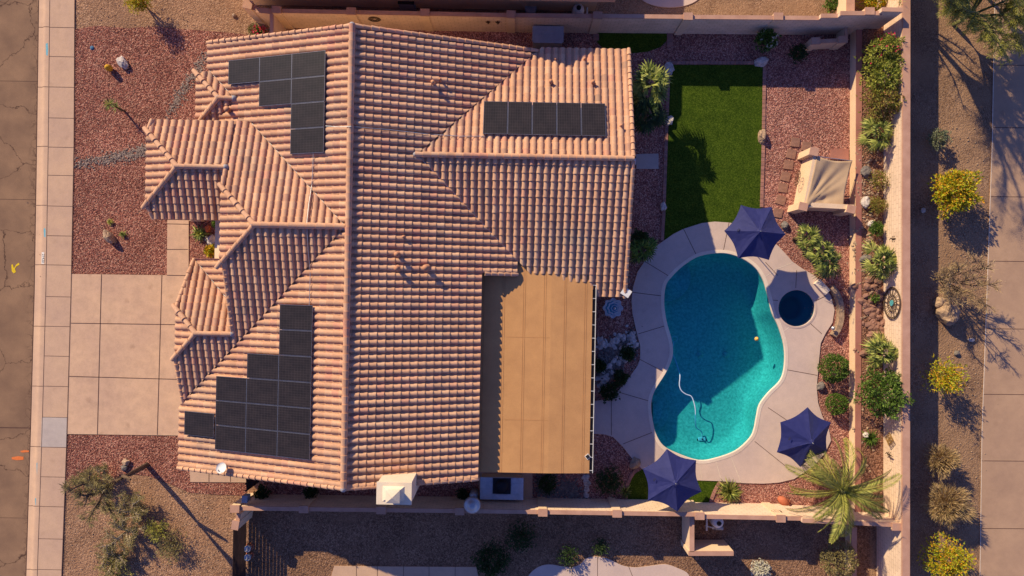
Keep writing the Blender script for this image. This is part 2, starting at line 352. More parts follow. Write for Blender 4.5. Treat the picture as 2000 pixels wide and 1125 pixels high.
# pool plaster and pool water
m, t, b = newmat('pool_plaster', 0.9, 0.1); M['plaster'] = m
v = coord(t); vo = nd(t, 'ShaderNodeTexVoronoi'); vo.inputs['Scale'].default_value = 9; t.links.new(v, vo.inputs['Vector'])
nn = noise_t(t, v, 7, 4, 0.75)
r = ramp(t, [(0.36, srgb(96, 160, 152)), (0.5, srgb(114, 180, 170)), (0.64, srgb(134, 200, 188))]); t.links.new(nn.outputs[0], r.inputs[0])  # mottling in the plaster colour stands in for rippling light on the floor
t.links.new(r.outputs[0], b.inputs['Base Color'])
m, t, b = newmat('spa_plaster', 0.9, 0.1); M['spa_plaster'] = m; b.inputs['Base Color'].default_value = srgb(70, 118, 122)
def water(name, tint, deep=0):
    m = bpy.data.materials.new(name); m.use_nodes = True; t = m.node_tree; t.nodes.clear()
    o = nd(t, 'ShaderNodeOutputMaterial'); tr = nd(t, 'ShaderNodeBsdfTransparent'); tr.inputs[0].default_value = tint
    gl = nd(t, 'ShaderNodeBsdfGlossy'); gl.inputs['Roughness'].default_value = 0.06
    fr = nd(t, 'ShaderNodeFresnel'); fr.inputs[0].default_value = 1.33
    v = coord(t); n = noise_t(t, v, 5, 3); bu = nd(t, 'ShaderNodeBump'); bu.inputs['Strength'].default_value = 0.35; bu.inputs['Distance'].default_value = 0.03
    t.links.new(n.outputs[0], bu.inputs['Height']); t.links.new(bu.outputs[0], gl.inputs['Normal']); t.links.new(bu.outputs[0], fr.inputs['Normal'])
    ge = nd(t, 'ShaderNodeNewGeometry'); bk = nd(t, 'ShaderNodeMath', operation='SUBTRACT'); bk.inputs[0].default_value = 1; t.links.new(ge.outputs['Backfacing'], bk.inputs[1])
    fm = nd(t, 'ShaderNodeMath', operation='MULTIPLY'); t.links.new(fr.outputs[0], fm.inputs[0]); t.links.new(bk.outputs[0], fm.inputs[1])
    mx = nd(t, 'ShaderNodeMixShader'); t.links.new(fm.outputs[0], mx.inputs[0]); t.links.new(tr.outputs[0], mx.inputs[1]); t.links.new(gl.outputs[0], mx.inputs[2])
    t.links.new(mx.outputs[0], o.inputs[0]); return m
M['water'] = water('pool_water', (0.30, 0.77, 0.86, 1))
M['spa_water'] = water('spa_water', (0.22, 0.62, 0.76, 1))

G = lambda *c: [srgb(*x) for x in c]
M['leaf_green'] = leafmat('leaf_green', G((38, 56, 18), (78, 104, 32), (124, 148, 60), (52, 76, 26), (96, 120, 40)))
M['leaf_olive'] = leafmat('leaf_olive', G((96, 92, 36), (128, 126, 50), (160, 148, 66), (112, 108, 46), (176, 120, 84)))
M['leaf_yellow'] = leafmat('leaf_yellow', G((112, 132, 22), (168, 170, 30), (206, 178, 34), (222, 146, 40), (128, 146, 28), (190, 190, 60)))
M['leaf_bright'] = leafmat('leaf_bright', G((70, 88, 26), (134, 140, 48), (190, 182, 84), (96, 112, 34), (160, 158, 66)))
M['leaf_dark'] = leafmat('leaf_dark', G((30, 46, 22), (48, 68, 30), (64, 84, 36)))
M['leaf_palm'] = leafmat('leaf_palm', G((54, 66, 26), (104, 118, 44), (184, 184, 92), (70, 84, 32), (150, 152, 70)), 0.2)
M['leaf_date'] = leafmat('leaf_date', G((70, 80, 30), (136, 138, 54), (182, 176, 88), (104, 110, 40)))
M['leaf_dry'] = leafmat('leaf_dry', G((168, 138, 98), (188, 158, 112), (146, 116, 78), (200, 172, 130), (150, 132, 80)))
M['leaf_grey'] = leafmat('leaf_grey', G((100, 106, 78), (126, 130, 98), (148, 150, 118)))
M['leaf_desert'] = leafmat('leaf_desert', G((124, 110, 66), (156, 140, 88), (104, 98, 50), (178, 162, 116)))
M['leaf_palo'] = leafmat('leaf_palo', G((128, 128, 48), (164, 158, 66), (148, 144, 60), (184, 174, 96)))
M['petal_red'] = leafmat('petal_red', G((190, 36, 70), (220, 60, 96), (90, 110, 40)))
M['petal_pale'] = leafmat('petal_pale', G((198, 190, 168), (222, 214, 196), (170, 168, 136)))
M['yellow_spines'] = plain('yellow_spines', srgb(214, 166, 40), srgb(180, 130, 30), 20, fine=40)
def paint(name, c): return plain(name, c, tuple(x * 0.85 for x in c[:3]) + (1,), 14)
# ================================================================ GROUND, ROADS, PAVING
def line_x(tab, y):
    for (y0, x0), (y1, x1) in zip(tab, tab[1:]):
        if y <= y1 or (y1, x1) == tab[-1]: return x0 + (x1 - x0) * (y - y0) / (y1 - y0)
KA = [(0, 76), (281, 72), (562, 67.5), (843, 60), (1125, 51)]
KB = [(0, 97), (281, 94), (562, 89.5), (843, 82), (1125, 72.5)]
SW = [(0, 146), (281, 144.5), (562, 139), (843, 131), (1125, 120.5)]
RD = [(0, 1942), (281, 1937), (562, 1927), (843, 1917), (1125, 1913)]
YS = [-2500, -600, 0, 140, 281, 420, 562, 700, 843, 980, 1125, 1800, 3600]
pool = [(1300,556),(1314,537),(1332,520),(1360,502),(1390,495),(1420,495),(1450,505),(1475,523),(1490,546),(1497,568),(1502,587),(1508,612),(1520,637),(1531,674),(1532,712),(1524,742),(1500,767),(1483,790),(1477,815),(1472,840),(1463,857),(1437,880),(1400,894),(1365,899),(1322,885),(1295,870),(1280,846),(1273,817),(1271,787),(1278,762),(1297,732),(1308,710),(1313,690),(1311,665),(1300,624),(1296,587)]
POOL = [P2(a, b) for a, b in [q for q in spline([(x, y, 0) for x, y in pool], 4) for q in [(q[0], q[1])]]]
SPC = P(1555, 602, 0); SPR = 0.97
SPA = [(SPC.x + SPR * math.cos(2 * math.pi * i / 40), SPC.y + SPR * math.sin(2 * math.pi * i / 40)) for i in range(40)]
gx = [P2(line_x(KB, y), y) for y in YS]
sheet('ground', gx + [(150, -110), (150, 90)], [POOL, SPA], -0.02, M['tan_gravel'])
sheet('street', [P2(line_x(KA, y), y, -0.12) for y in YS] + [(-150, -110), (-150, 90)], [], -0.12, M['asphalt'])
mb = MB()          # rolled kerb
prof = [(0, -0.12), (0.08, -0.10), (0.35, -0.09), (0.55, 0.0), (0.75, 0.03), (1.0, 0.035)]
ks = [(P(line_x(KA, y), y, -0.1), P(line_x(KB, y), y, 0)) for y in YS]
vs = []
for a, b_ in ks:
    for u, z in prof: p = a.lerp(b_, u); vs.append((p.x, p.y, z))
n = len(prof); mb.add(vs, [(i * n + j, (i + 1) * n + j, (i + 1) * n + j + 1, i * n + j + 1) for i in range(len(ks) - 1) for j in range(n - 1)], True)
tag(mb.build('kerb', M['concrete']), kind='structure')
sheet('sidewalk', [P2(line_x(KB, y), y) for y in YS] + [P2(line_x(SW, y), y) for y in YS[::-1]], [], 0.036, M['concrete'], 0.05)
sheet('sidewalk_patch', PL([(82.5, 815), (131.5, 815), (130, 873), (80.5, 873)]), [], 0.040, M['pale_concrete'])
def strip(mb, a, b_, w, z):
    p, q = P(*a, z), P(*b_, z); d = (q - p).normalized(); o = Vector((-d.y, d.x, 0)) * w / 2
    mb.add([p - o, q - o, q + o, p + o], [(0, 1, 2, 3)])
mb = MB()
for y in (53, 110, 169.5, 230, 287, 342, 402, 460, 517, 579, 637, 695, 754, 814.5, 873, 931, 989, 1052, 1112, 1170, -8):
    strip(mb, (line_x(KB, y), y), (line_x(SW, y), y + 1), 0.02, 0.043)
for y in (53, 170, 286, 401, 517, 637, 754, 872, 988, 1112):
    a, b_ = P(line_x(KA, y), y, -0.1), P(line_x(KB, y), y, 0)
    for i in range(n - 1):
        p = a.lerp(b_, prof[i][0]); q = a.lerp(b_, prof[i + 1][0]); z0, z1 = prof[i][1] + 0.004, prof[i + 1][1] + 0.004
        mb.add([(p.x, p.y - 0.014, z0), (q.x, q.y - 0.014, z1), (q.x, q.y + 0.014, z1), (p.x, p.y + 0.014, z0)], [(0, 1, 2, 3)])
for i in range(2, len(YS) - 3): strip(mb, (line_x(KB, YS[i]), YS[i]), (line_x(KB, YS[i + 1]), YS[i + 1]), 0.022, 0.043)
for i in range(2, len(YS) - 3): strip(mb, (line_x(SW, YS[i]), YS[i]), (line_x(SW, YS[i + 1]), YS[i + 1]), 0.02, 0.043)
for i in range(2, len(YS) - 3): strip(mb, (line_x(KA, YS[i]) - 0.6, YS[i]), (line_x(KA, YS[i + 1]) - 0.6, YS[i + 1]), 0.045, -0.116)
for y0 in (157, 388, 834, 1010): strip(mb, (-200, y0 - 2), (line_x(KA, y0), y0 + 2), 0.05 if y0 == 834 else 0.02, -0.116)
tag(mb.build('pavement_joints', M['joint']), kind='structure')
sheet('driveway', PL([(140, 535), (327, 537.5), (440, 540), (440, 853), (351, 850.5), (131.5, 847.5)]), [], 0.03, M['drive_concrete'], 0.05)
sheet('front_walk', PL([(327.5, 420), (369, 420), (369, 538), (326.5, 537)]), [], 0.034, M['drive_concrete'], 0.05)
sheet('side_walk', PL([(371, 905), (372, 941), (482, 942), (482, 905)]), [], 0.034, M['concrete'], 0.05)
mb = MB()
for a, b_ in [((198, 536), (190, 848)), ((316, 537), (307, 849)), ((138, 631), (351, 634)), ((135, 735), (356, 741)),
              ((326, 437), (368, 438)), ((325, 487), (367, 487)), ((326, 537.5), (366, 538)), ((408, 905), (408, 941)), ((450, 905), (450, 941))]:
    strip(mb, a, b_, 0.03, 0.041)
tag(mb.build('driveway_joints', M['joint']), kind='structure')
# red gravel front yard, desert gravel beyond it
rg = [(146, 57), (200, 52), (300, 54), (400, 60), (470, 68), (520, 75), (560, 90), (560, 640), (366, 640), (366, 537), (369, 430), (327, 430), (326, 537), (139.7, 535)] 
sheet('front_yard_gravel', PL([(145.7, 57), (190, 50), (250, 55), (300, 51), (350, 56), (400, 60), (440, 63), (470, 66), (520, 74), (560, 90), (560, 532), (369.5, 532), (369.5, 418), (327, 418), (326, 537), (139.7, 534.5)]), [], 0.0, M['red_gravel'])
sheet('side_yard_gravel', PL([(130.5, 849), (230, 850), (371, 851), (371, 941.5), (482, 942.5), (482, 968), (420, 966), (370, 962), (330, 945), (290, 930), (250, 925), (215, 935), (180, 950), (150, 965), (127.5, 960)]), [], 0.0, M['red_gravel'])
# back yard
sheet('back_yard_gravel', PL([(560, 40), (1690, 40), (1690, 1010), (510, 995), (510, 900), (700, 900), (1000, 540), (700, 120)]), [POOL, SPA], -0.004, M['pink_gravel'])
# neighbour to the south: brown gravel and patios
sheet('south_yard_gravel', PL([(482, 985), (1730, 1000), (1745, 2100), (482, 2100)]), [], -0.012, M['dark_gravel'])
sheet('north_yard_gravel', PL([(500, 40), (1668, 40), (1668, -700), (500, -700)]), [], -0.014, M['dirt'])
sheet('alley_dirt', PL([(1700, -700), (1942, -700), (1942, 0), (1927, 562), (1913, 1125), (1910, 1800), (1700, 1800)]), [], -0.010, M['dirt'])
sheet('alley_path', [P2(line_x(RD, y), y) for y in YS] + [(75, -80), (75, 80)], [], 0.02, M['road_concrete'], 0.05)
mb = MB()
for y in (127, 249, 384, 510, 642, 770, 900, 1032): strip(mb, (line_x(RD, y), y), (2150, y + 2), 0.03, 0.025)
tag(mb.build('path_joints', M['joint']), kind='structure')
mb = MB()
for i in range(1, len(YS) - 2): strip(mb, (line_x(RD, YS[i]) + 1, YS[i]), (line_x(RD, YS[i + 1]) + 1, YS[i + 1]), 0.035, 0.026)
tag(mb.build('path_edge', M['joint_light']), kind='structure')
sheet('south_walk', PL([(653, 1105), (740, 1106), (930, 1107), (940, 1150), (640, 1150)]), [], 0.03, M['concrete'], 0.05)
cp = spline([(1030,1150,0),(1032,1125,0),(1050,1108,0),(1072,1102,0),(1100,1106,0),(1120,1107,0),(1135,1100,0),(1145,1090,0),(1165,1087,0),(1190,1092,0),(1215,1104,0),(1240,1108,0),(1270,1105,0),(1300,1102,0),(1325,1110,0),(1345,1122,0),(1350,1150,0)], 4, False)
sheet('south_patio', PL([(p[0], p[1]) for p in cp]), [], 0.03, M['deck'], 0.06)
sheet('north_patio', PL([(1362 - 0, -6)] + [(1308 + 62 * math.cos(a), -14 + 29 * math.sin(a)) for a in [math.pi * i / 16 for i in range(1, 16)]] + [(1246, -20), (1246, -60), (1370, -60)]), [], 0.03, M['deck'], 0.06)
mb = MB()
for x in (696, 737, 788, 838, 889): strip(mb, (x, 1106), (x, 1150), 0.025, 0.036)
for a, b_ in [((1117, 1107), (1117, 1150)), ((1167, 1088), (1167, 1150)), ((1228, 1107), (1245, 1150))]: strip(mb, a, b_, 0.025, 0.036)
tag(mb.build('patio_joints', M['joint']), kind='structure')

# turf and its brick edging
sheet('lawn', PL([(1310, 127), (1490, 127), (1487, 400), (1487, 470), (1450, 474), (1390, 474), (1340, 490), (1296, 505), (1299, 420)]), [], 0.02, M['turf'], 0.03)
sheet('lawn_strip', PL([(1168, 60), (1240, 62), (1304, 64), (1302, 80), (1290, 92), (1265, 101), (1235, 104), (1200, 101), (1175, 92), (1166, 82)]), [], 0.02, M['turf'], 0.03)
sheet('lawn_corner', PL([(1258, 915), (1240, 925), (1228, 945), (1222, 965), (1226, 980), (1385, 982), (1392, 965), (1399, 950), (1403, 938), (1340, 920)]), [], 0.02, M['turf'], 0.03)
def edging(name, pts, label, w=0.17):
    mb = MB(); pts = [P(a, b_) for a, b_ in pts]
    for p, q in zip(pts, pts[1:]):
        L_ = (q - p).length; k = max(1, round(L_ / 0.22)); d = (q - p) / k; a = math.atan2(d.y, d.x)
        for i in range(k):
            c = p + d * (i + 0.5); mb.box((c.x, c.y, 0.015 + rnd.uniform(0, 0.008)), (d.length - 0.015, w, 0.07), a + rnd.uniform(-.02, .02))
    return tag(mb.build(name, M['brick_edge']), label, 'edging')
edging('brick_edging', [(1306, 123), (1491, 123)], 'reddish brick edging along the top end of the long lawn')
edging('brick_edging', [(1306, 132), (1300, 300), (1296, 420), (1293, 470)], 'reddish brick edging down the house side of the long lawn')
edging('brick_edging', [(1493, 123), (1490, 300), (1487, 405)], 'reddish brick edging down the gravel side of the long lawn')
edging('brick_edging', [(1164, 66), (1164, 80)], 'short brick edging left of the small shaded turf by the wall', 0.3)
edging('brick_edging', [(1308, 64), (1308, 92)], 'short brick edging right of the small shaded turf by the wall', 0.3)
edging('brick_edging', [(1222, 975), (1224, 950), (1232, 930), (1245, 914), (1255, 902)], 'curved stone edging around the dark turf left of the lower umbrella')
edging('brick_edging', [(1387, 981), (1394, 962), (1401, 948), (1407, 940)], 'curved stone edging between the turf and the agave near the lower wall')

# pool deck, coping, basin, water
deck_px = [(1298,469),(1315,457),(1335,447),(1370,436),(1395,433),(1425,435),(1460,445),(1495,462),(1520,481),(1547,511),(1567,525),(1590,538),(1608,556),(1622,578),(1629,605),(1625,630),(1612,650),(1602,670),(1599,700),(1597,724),(1594,757),(1597,787),(1605,812),(1618,838),(1622,860),(1610,885),(1590,908),(1570,922),(1550,935),(1520,942),(1490,944),(1450,943),(1405,939),(1340,937),(1290,935),(1257,918),(1240,903),(1217,873),(1197,853),(1180,848),(1162,847),(1158,847),(1158,783),(1162,783),(1185,779),(1200,772),(1225,742),(1245,714),(1250,700),(1250,675),(1242,644),(1235,612),(1233,587),(1236,561),(1245,531),(1265,501),(1282,480)]
sheet('pool_deck', PL(deck_px), [POOL, SPA], 0.06, M['deck'], 0.1)
sheet('patio_slab', PL([(938, 549), (1157, 549), (1157, 918), (1040, 918), (1040, 978), (1022, 978), (935, 975)]), [], 0.05, M['concrete'], 0.08)
mb = MB(); mbl = MB()
for a, b_ in [((1335,447),(1360,498)),((1260,511),(1306,539)),((1236,571),(1293,578)),((1247,652),(1297,637)),((1250,702),(1298,727)),((1212,767),(1270,784)),((1194,776),(1194,850)),((1217,867),(1275,844)),((1536,722),(1596,733)),((1500,796),(1540,823)),((1583,632),(1605,652)),((1592,588),(1613,578)),((1495,512),(1519,538)),((1474,862),(1540,915)),((1556,528),(1554,566)),((1520,587),(1510,586)), ((1424,434),(1412,494))]:
    strip(mb, a, b_, 0.028, 0.066)
for a, b_ in [((1426,888),(1447,942)),((1397,896),(1409,939)),((1366,902),(1371,938)),((1510,528),(1548,513)),((1493,541),(1511,531)),((1532,646),(1545,636))]:
    strip(mbl, a, b_, 0.03, 0.067)
tag(mb.build('deck_joints', M['joint']), kind='structure'); tag(mbl.build('deck_trim', M['joint_light']), kind='structure')
def offset_loop(lp, d):
    n = len(lp); out = []
    ar = sum(lp[i][0] * lp[(i + 1) % n][1] - lp[(i + 1) % n][0] * lp[i][1] for i in range(n)); sg = 1 if ar > 0 else -1
    for i in range(n):
        a, c_ = Vector(lp[i - 1]), Vector(lp[(i + 1) % n]); t_ = (c_ - a).normalized(); nn_ = Vector((t_.y, -t_.x)) * sg
        out.append((lp[i][0] + nn_.x * d, lp[i][1] + nn_.y * d))
    return out
def ring(name, lp, d_out, d_in, z, mat, drop):
    a = offset_loop(lp, d_out); b_ = offset_loop(lp, d_in); n = len(lp); mb = MB()
    vs = [(p[0], p[1], z) for p in a] + [(p[0], p[1], z + 0.012) for p in lp] + [(p[0], p[1], z) for p in b_] + [(p[0], p[1], z - drop) for p in b_] + [(p[0], p[1], z - 0.03) for p in a]
    f = []
    for i in range(n):
        j = (i + 1) % n; f += [(i, j, n + j, n + i), (n + i, n + j, 2 * n + j, 2 * n + i), (2 * n + i, 2 * n + j, 3 * n + j, 3 * n + i), (4 * n + i, 4 * n + j, j, i)]
    mb.add(vs, f); return tag(mb.build(name, mat), kind='structure')
ring('pool_coping', POOL, 0.16, -0.015, 0.072, M['coping'], 0.12)
ring('spa_coping', SPA, 0.10, -0.012, 0.074, M['deck'], 0.12)
def pool_depth(x, y):
    a, b_ = Vector(P2(1340, 800)), Vector(P2(1480, 670)); t_ = (Vector((x, y)) - a).dot(b_ - a) / (b_ - a).length_squared
    return 1.12 + 0.95 * max(0, min(1.1, t_))
def basin(name, lp, ctr, levels, mat, depth=None):
    mb = MB(); n = len(lp); vs = []; f = []
    for sc_, z in levels:
        for p in lp:
            x, y = ctr[0] + (p[0] - ctr[0]) * sc_, ctr[1] + (p[1] - ctr[1]) * sc_
            vs.append((x, y, z if depth is None or z > 0 else z * depth(x, y)))
    for k in range(len(levels) - 1):
        for i in range(n):
            j = (i + 1) % n; f.append((k * n + i, k * n + j, (k + 1) * n + j, (k + 1) * n + i))
    f.append(tuple((len(levels) - 1) * n + i for i in range(n)))
    mb.add(vs, f, True); return tag(mb.build(name, mat), kind='structure')
pc = P2(1405, 690)
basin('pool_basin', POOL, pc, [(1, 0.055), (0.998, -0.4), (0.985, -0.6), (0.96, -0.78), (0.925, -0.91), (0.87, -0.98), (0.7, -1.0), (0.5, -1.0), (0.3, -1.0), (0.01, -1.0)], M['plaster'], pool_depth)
basin('spa_basin', SPA, (SPC.x, SPC.y), [(1, 0.055), (0.99, -0.5), (0.66, -0.52), (0.6, -1.0), (0.3, -1.05), (0.01, -1.05)], M['spa_plaster'])
sheet('water', offset_loop(POOL, -0.01), [], -0.09, M['water'])
sheet('spa_water', offset_loop(SPA, -0.01), [], -0.09, M['spa_water'])
mb = MB()
def arc_step(c, r, z, a0=0, a1=360, sx=1.0):
    pts = [(c[0] + r * sx * math.cos(R(a)), c[1] + r * math.sin(R(a))) for a in range(a0, a1, 12)]
    mb.prism(pts, -1.3, z)
sc_ = P2(1280, 812); 
for r_, z in ((0.5, -0.55), (0.88, -0.80), (1.25, -1.04)):
    pts = [(sc_[0] + r_ * math.cos(R(a)), sc_[1] + r_ * 1.15 * math.sin(R(a))) for a in range(-80, 81, 10)]
    mb.prism(pts + [(sc_[0] - 0.02, sc_[1] + r_ * 1.1), (sc_[0] - 0.02, sc_[1] - r_ * 1.1)][::1], -1.3, z)
s2 = P2(1312, 540)
for r_, z in ((0.6, -0.75), (1.0, -1.05), (1.35, -1.32)):
    pts = [(s2[0] + r_ * math.cos(R(a)), s2[1] + r_ * math.sin(R(a))) for a in range(-130, 61, 10)]
    mb.prism(pts, -1.9, z)
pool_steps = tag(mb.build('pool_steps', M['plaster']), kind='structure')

# raised planting bed behind the retaining wall
sheet('planting_bed', PL([(1676, 50), (1676, 1015), (1732, 1018), (1764, 1018), (1766, 20), (1690, 20)], 0.7), [], 0.66, M['bed_soil'])

# ================================================================ WALLS
def seg_box(mb, p, q, t_, z0, z1, side=1):
    """box whose inner face runs p->q, thickness t_ to the left (side=1) or right (-1) of the way p->q"""
    d = (q - p); d.z = 0; u = d.normalized(); nrm = Vector((-u.y, u.x, 0)) * side * t_
    a, b_ = p.copy(), q.copy()
    mb.prism([(a.x, a.y), (b_.x, b_.y), (b_.x + nrm.x, b_.y + nrm.y), (a.x + nrm.x, a.y + nrm.y)], z0, z1)
def wall(name, label, segs, t_, side, pil=(), capmat='cap', z0=-0.15, mat='block', pilw=0.42, capt=0.06, over=0.0, cat='wall'):
    """segs: list of (photo point, photo point, top height)"""
    o = thing(name, label, cat, P(*segs[0][0], segs[0][2]) * 1.0)
    o.location.z = 0
    a = MB(); c_ = MB()
    for p0, p1, zt in segs:
        p, q = P(*p0, zt), P(*p1, zt); seg_box(a, p, q, t_, z0, zt - capt, side)
        d = (q - p); d.z = 0; u = d.normalized(); nrm = Vector((-u.y, u.x, 0)) * side
        seg_box(c_, p - nrm * (over + 0.003), q - nrm * (over + 0.003), t_ + 2 * over + 0.006, zt - capt, zt, side)
    a.build('wall_face', M[mat], o, True); c_.build('wall_cap', M[capmat], o, True)
    for i, (pp, zt) in enumerate(pil):
        p0, p1, _ = segs[0]; p, q = P(*p0, zt), P(*p1, zt); u = (q - p).normalized(); nrm = Vector((-u.y, u.x, 0)) * side
        c0 = P(*pp, zt) + nrm * t_ / 2; b_ = MB(); an = math.atan2(u.y, u.x)
        b_.box((c0.x, c0.y, (zt + 0.03 + z0) / 2), (pilw, t_ + 0.12, zt + 0.03 - z0), an)
        pb = b_.build('pilaster', M['stucco'], o, True)
        k = MB(); k.box((c0.x, c0.y, zt + 0.07), (pilw + 0.04, t_ + 0.16, 0.08), an); k.build('pilaster_cap', M[capmat], pb)
        pb.children[0].data.transform((Matrix.Translation(o.location)).inverted())
    return o
ZN = 2.0
wall('block_wall', 'cream block wall along the top side of the yard, under the neighbour\'s gravel', [((532, 24.5), (1000, 33.5), ZN), ((1000, 33.5), (1604, 39), ZN), ((1604, 34.5), (1642, 34.5), ZN + 0.25), ((1642, 29.5), (1723, 29.5), ZN + 0.55), ((1723, 22), (1764, 23), ZN + 0.85)], 0.2, 1,
     [((541, 24), ZN), ((686.5, 27), ZN), ((830, 29.5), ZN), ((998, 33), ZN), ((1167, 35), ZN), ((1343, 37), ZN), ((1519, 37), ZN), ((1697, 27), ZN + 0.5)])
wall('block_wall', 'tall cream block wall on the right, between the planting bed and the dirt alley', [((1764, -300), (1762.5, 1500), 2.4)], 0.36, 1, [], capt=0.12)
wall('block_wall', 'purple-shaded block wall along the bottom side of the yard with capped pillars', [((468, 989), (1000, 995.5), ZN), ((1000, 995.5), (1360, 1001), ZN), ((1360, 1005), (1568, 1009), ZN), ((1568, 1013), (1760, 1022), ZN + 0.2)], 0.2, -1,
     [((460, 989), ZN), ((594, 990), ZN), ((745, 992), ZN), ((898, 994), ZN), ((1060, 996.5), ZN), ((1205, 998.5), ZN), ((1366, 1003), ZN), ((1524, 1008), ZN), ((1750, 1024), ZN + 0.2)])
rw = thing('retaining_wall', 'low cream retaining wall with reddish cap at the front of the planting bed', 'wall', P(1672, 300, 0.7)); rw.location.z = 0
a = MB(); c_ = MB(); seg_box(a, P(1673.5, 52, .7), P(1671, 1010, .7), 0.26, -0.1, 0.64, 1); seg_box(c_, P(1673, 52, .7), P(1670.5, 1010, .7), 0.29, 0.64, 0.70, 1)
a.build('wall_face', M['stucco'], rw, True); c_.build('wall_cap', M['red_cap'], rw, True)
def mini_wall(label, segs, t_=0.2, side=1, capmat='cap', mat='stucco', pil=()): return wall('garden_wall', label, segs, t_, side, pil, capmat, mat=mat)
mini_wall('short L-shaped garden wall with a white capped end, in the top right corner of the gravel', [((1585, 85), (1652, 82), 0.95)], 0.2, 1, pil=[((1592, 85), 0.97), ((1645, 82), 0.97)])
mini_wall('low blue-shaded wall running down from the top block wall to the corner garden wall', [((1650, 48), (1650, 81), 0.95)], 0.16, 1)
mini_wall('low stepped wall crossing from the left end of the top block wall over to the house', [((527, 27), (527, 80), 1.9)], 0.18, 1)
mini_wall('stepped wall stub at the far left of the top side, beyond the pink flowers', [((473, 14), (500, 20), 1.9), ((500, 24), (530, 27), 1.9)], 0.25, 1, pil=[((484, 15), 1.9)])
mini_wall('stepped pink wall stub carrying the neighbour\'s dark gate, lower left', [((462, 1003), (459, 1020), 1.8)], 0.2, 1, pil=[((457, 1024), 1.8)])
mini_wall('L-shaped pink stucco wall around the neighbour\'s pool pump: the upright arm below the main wall', [((1356, 1006), (1356, 1078), 1.6)], 0.22, -1)
mini_wall('L-shaped pink stucco wall around the neighbour\'s pool pump: the foot running right', [((1345, 1077), (1433, 1077), 1.6)], 0.22, -1)
mini_wall('cream wall of the neighbour running off the top edge, left of the yellow shrubs', [((1669, 28), (1672, -200), 1.6)], 0.4, 1)
mini_wall('pink wall of the neighbour running off the bottom edge beneath the date palm', [((1664, 1030), (1662, 1300), 0.7)], 0.26, 1)
# ================================================================ HOUSE
SL = 1 / 3.0
def plane(x0, y0, z0, d): return (x0, y0, z0, d)          # d: downslope direction
def pz(pl, x, y): return pl[2] - SL * ((x - pl[0]) * pl[3][0] + (y - pl[1]) * pl[3][1])
WW, EE, NN, SS = (-1, 0), (1, 0), (0, 1), (0, -1)
XR, ZR = -7.27, 5.75
pW = plane(XR, 0, ZR, WW); pE = plane(XR, 0, ZR, EE)
pWN = plane(0, 6.0, 4.81, NN); pWS = plane(0, 6.0, 4.81, SS)
pN3 = plane(0, 2.58, 5.70, NN); pS3 = plane(0, 2.58, 5.70, SS); pW3 = plane(-11.45, 0, 5.70, WW)
pS4 = plane(0, 5.25, 4.81, SS); pW4 = plane(-15.36, 0, 4.81, WW)
pN5 = plane(0, 8.68, 3.76, NN); pS5 = plane(0, 8.68, 3.76, SS); pW5 = plane(-13.99, 0, 3.76, WW)
pN6 = plane(0, -2.40, 4.04, NN); pW6 = plane(-14.72, 0, 4.04, WW); pW7 = plane(-15.3, 0, 2.91, WW)
TWD, TEX = 0.336, 0.352
PROF = [(0.0, 0.0), (0.010, 0.040), (0.040, 0.078), (0.086, 0.101), (0.132, 0.108), (0.178, 0.101), (0.224, 0.078), (0.254, 0.040), (0.264, 0.0), (0.300, -0.006), (0.336, 0.0)]
RV = []; RF = []
DK = MB()
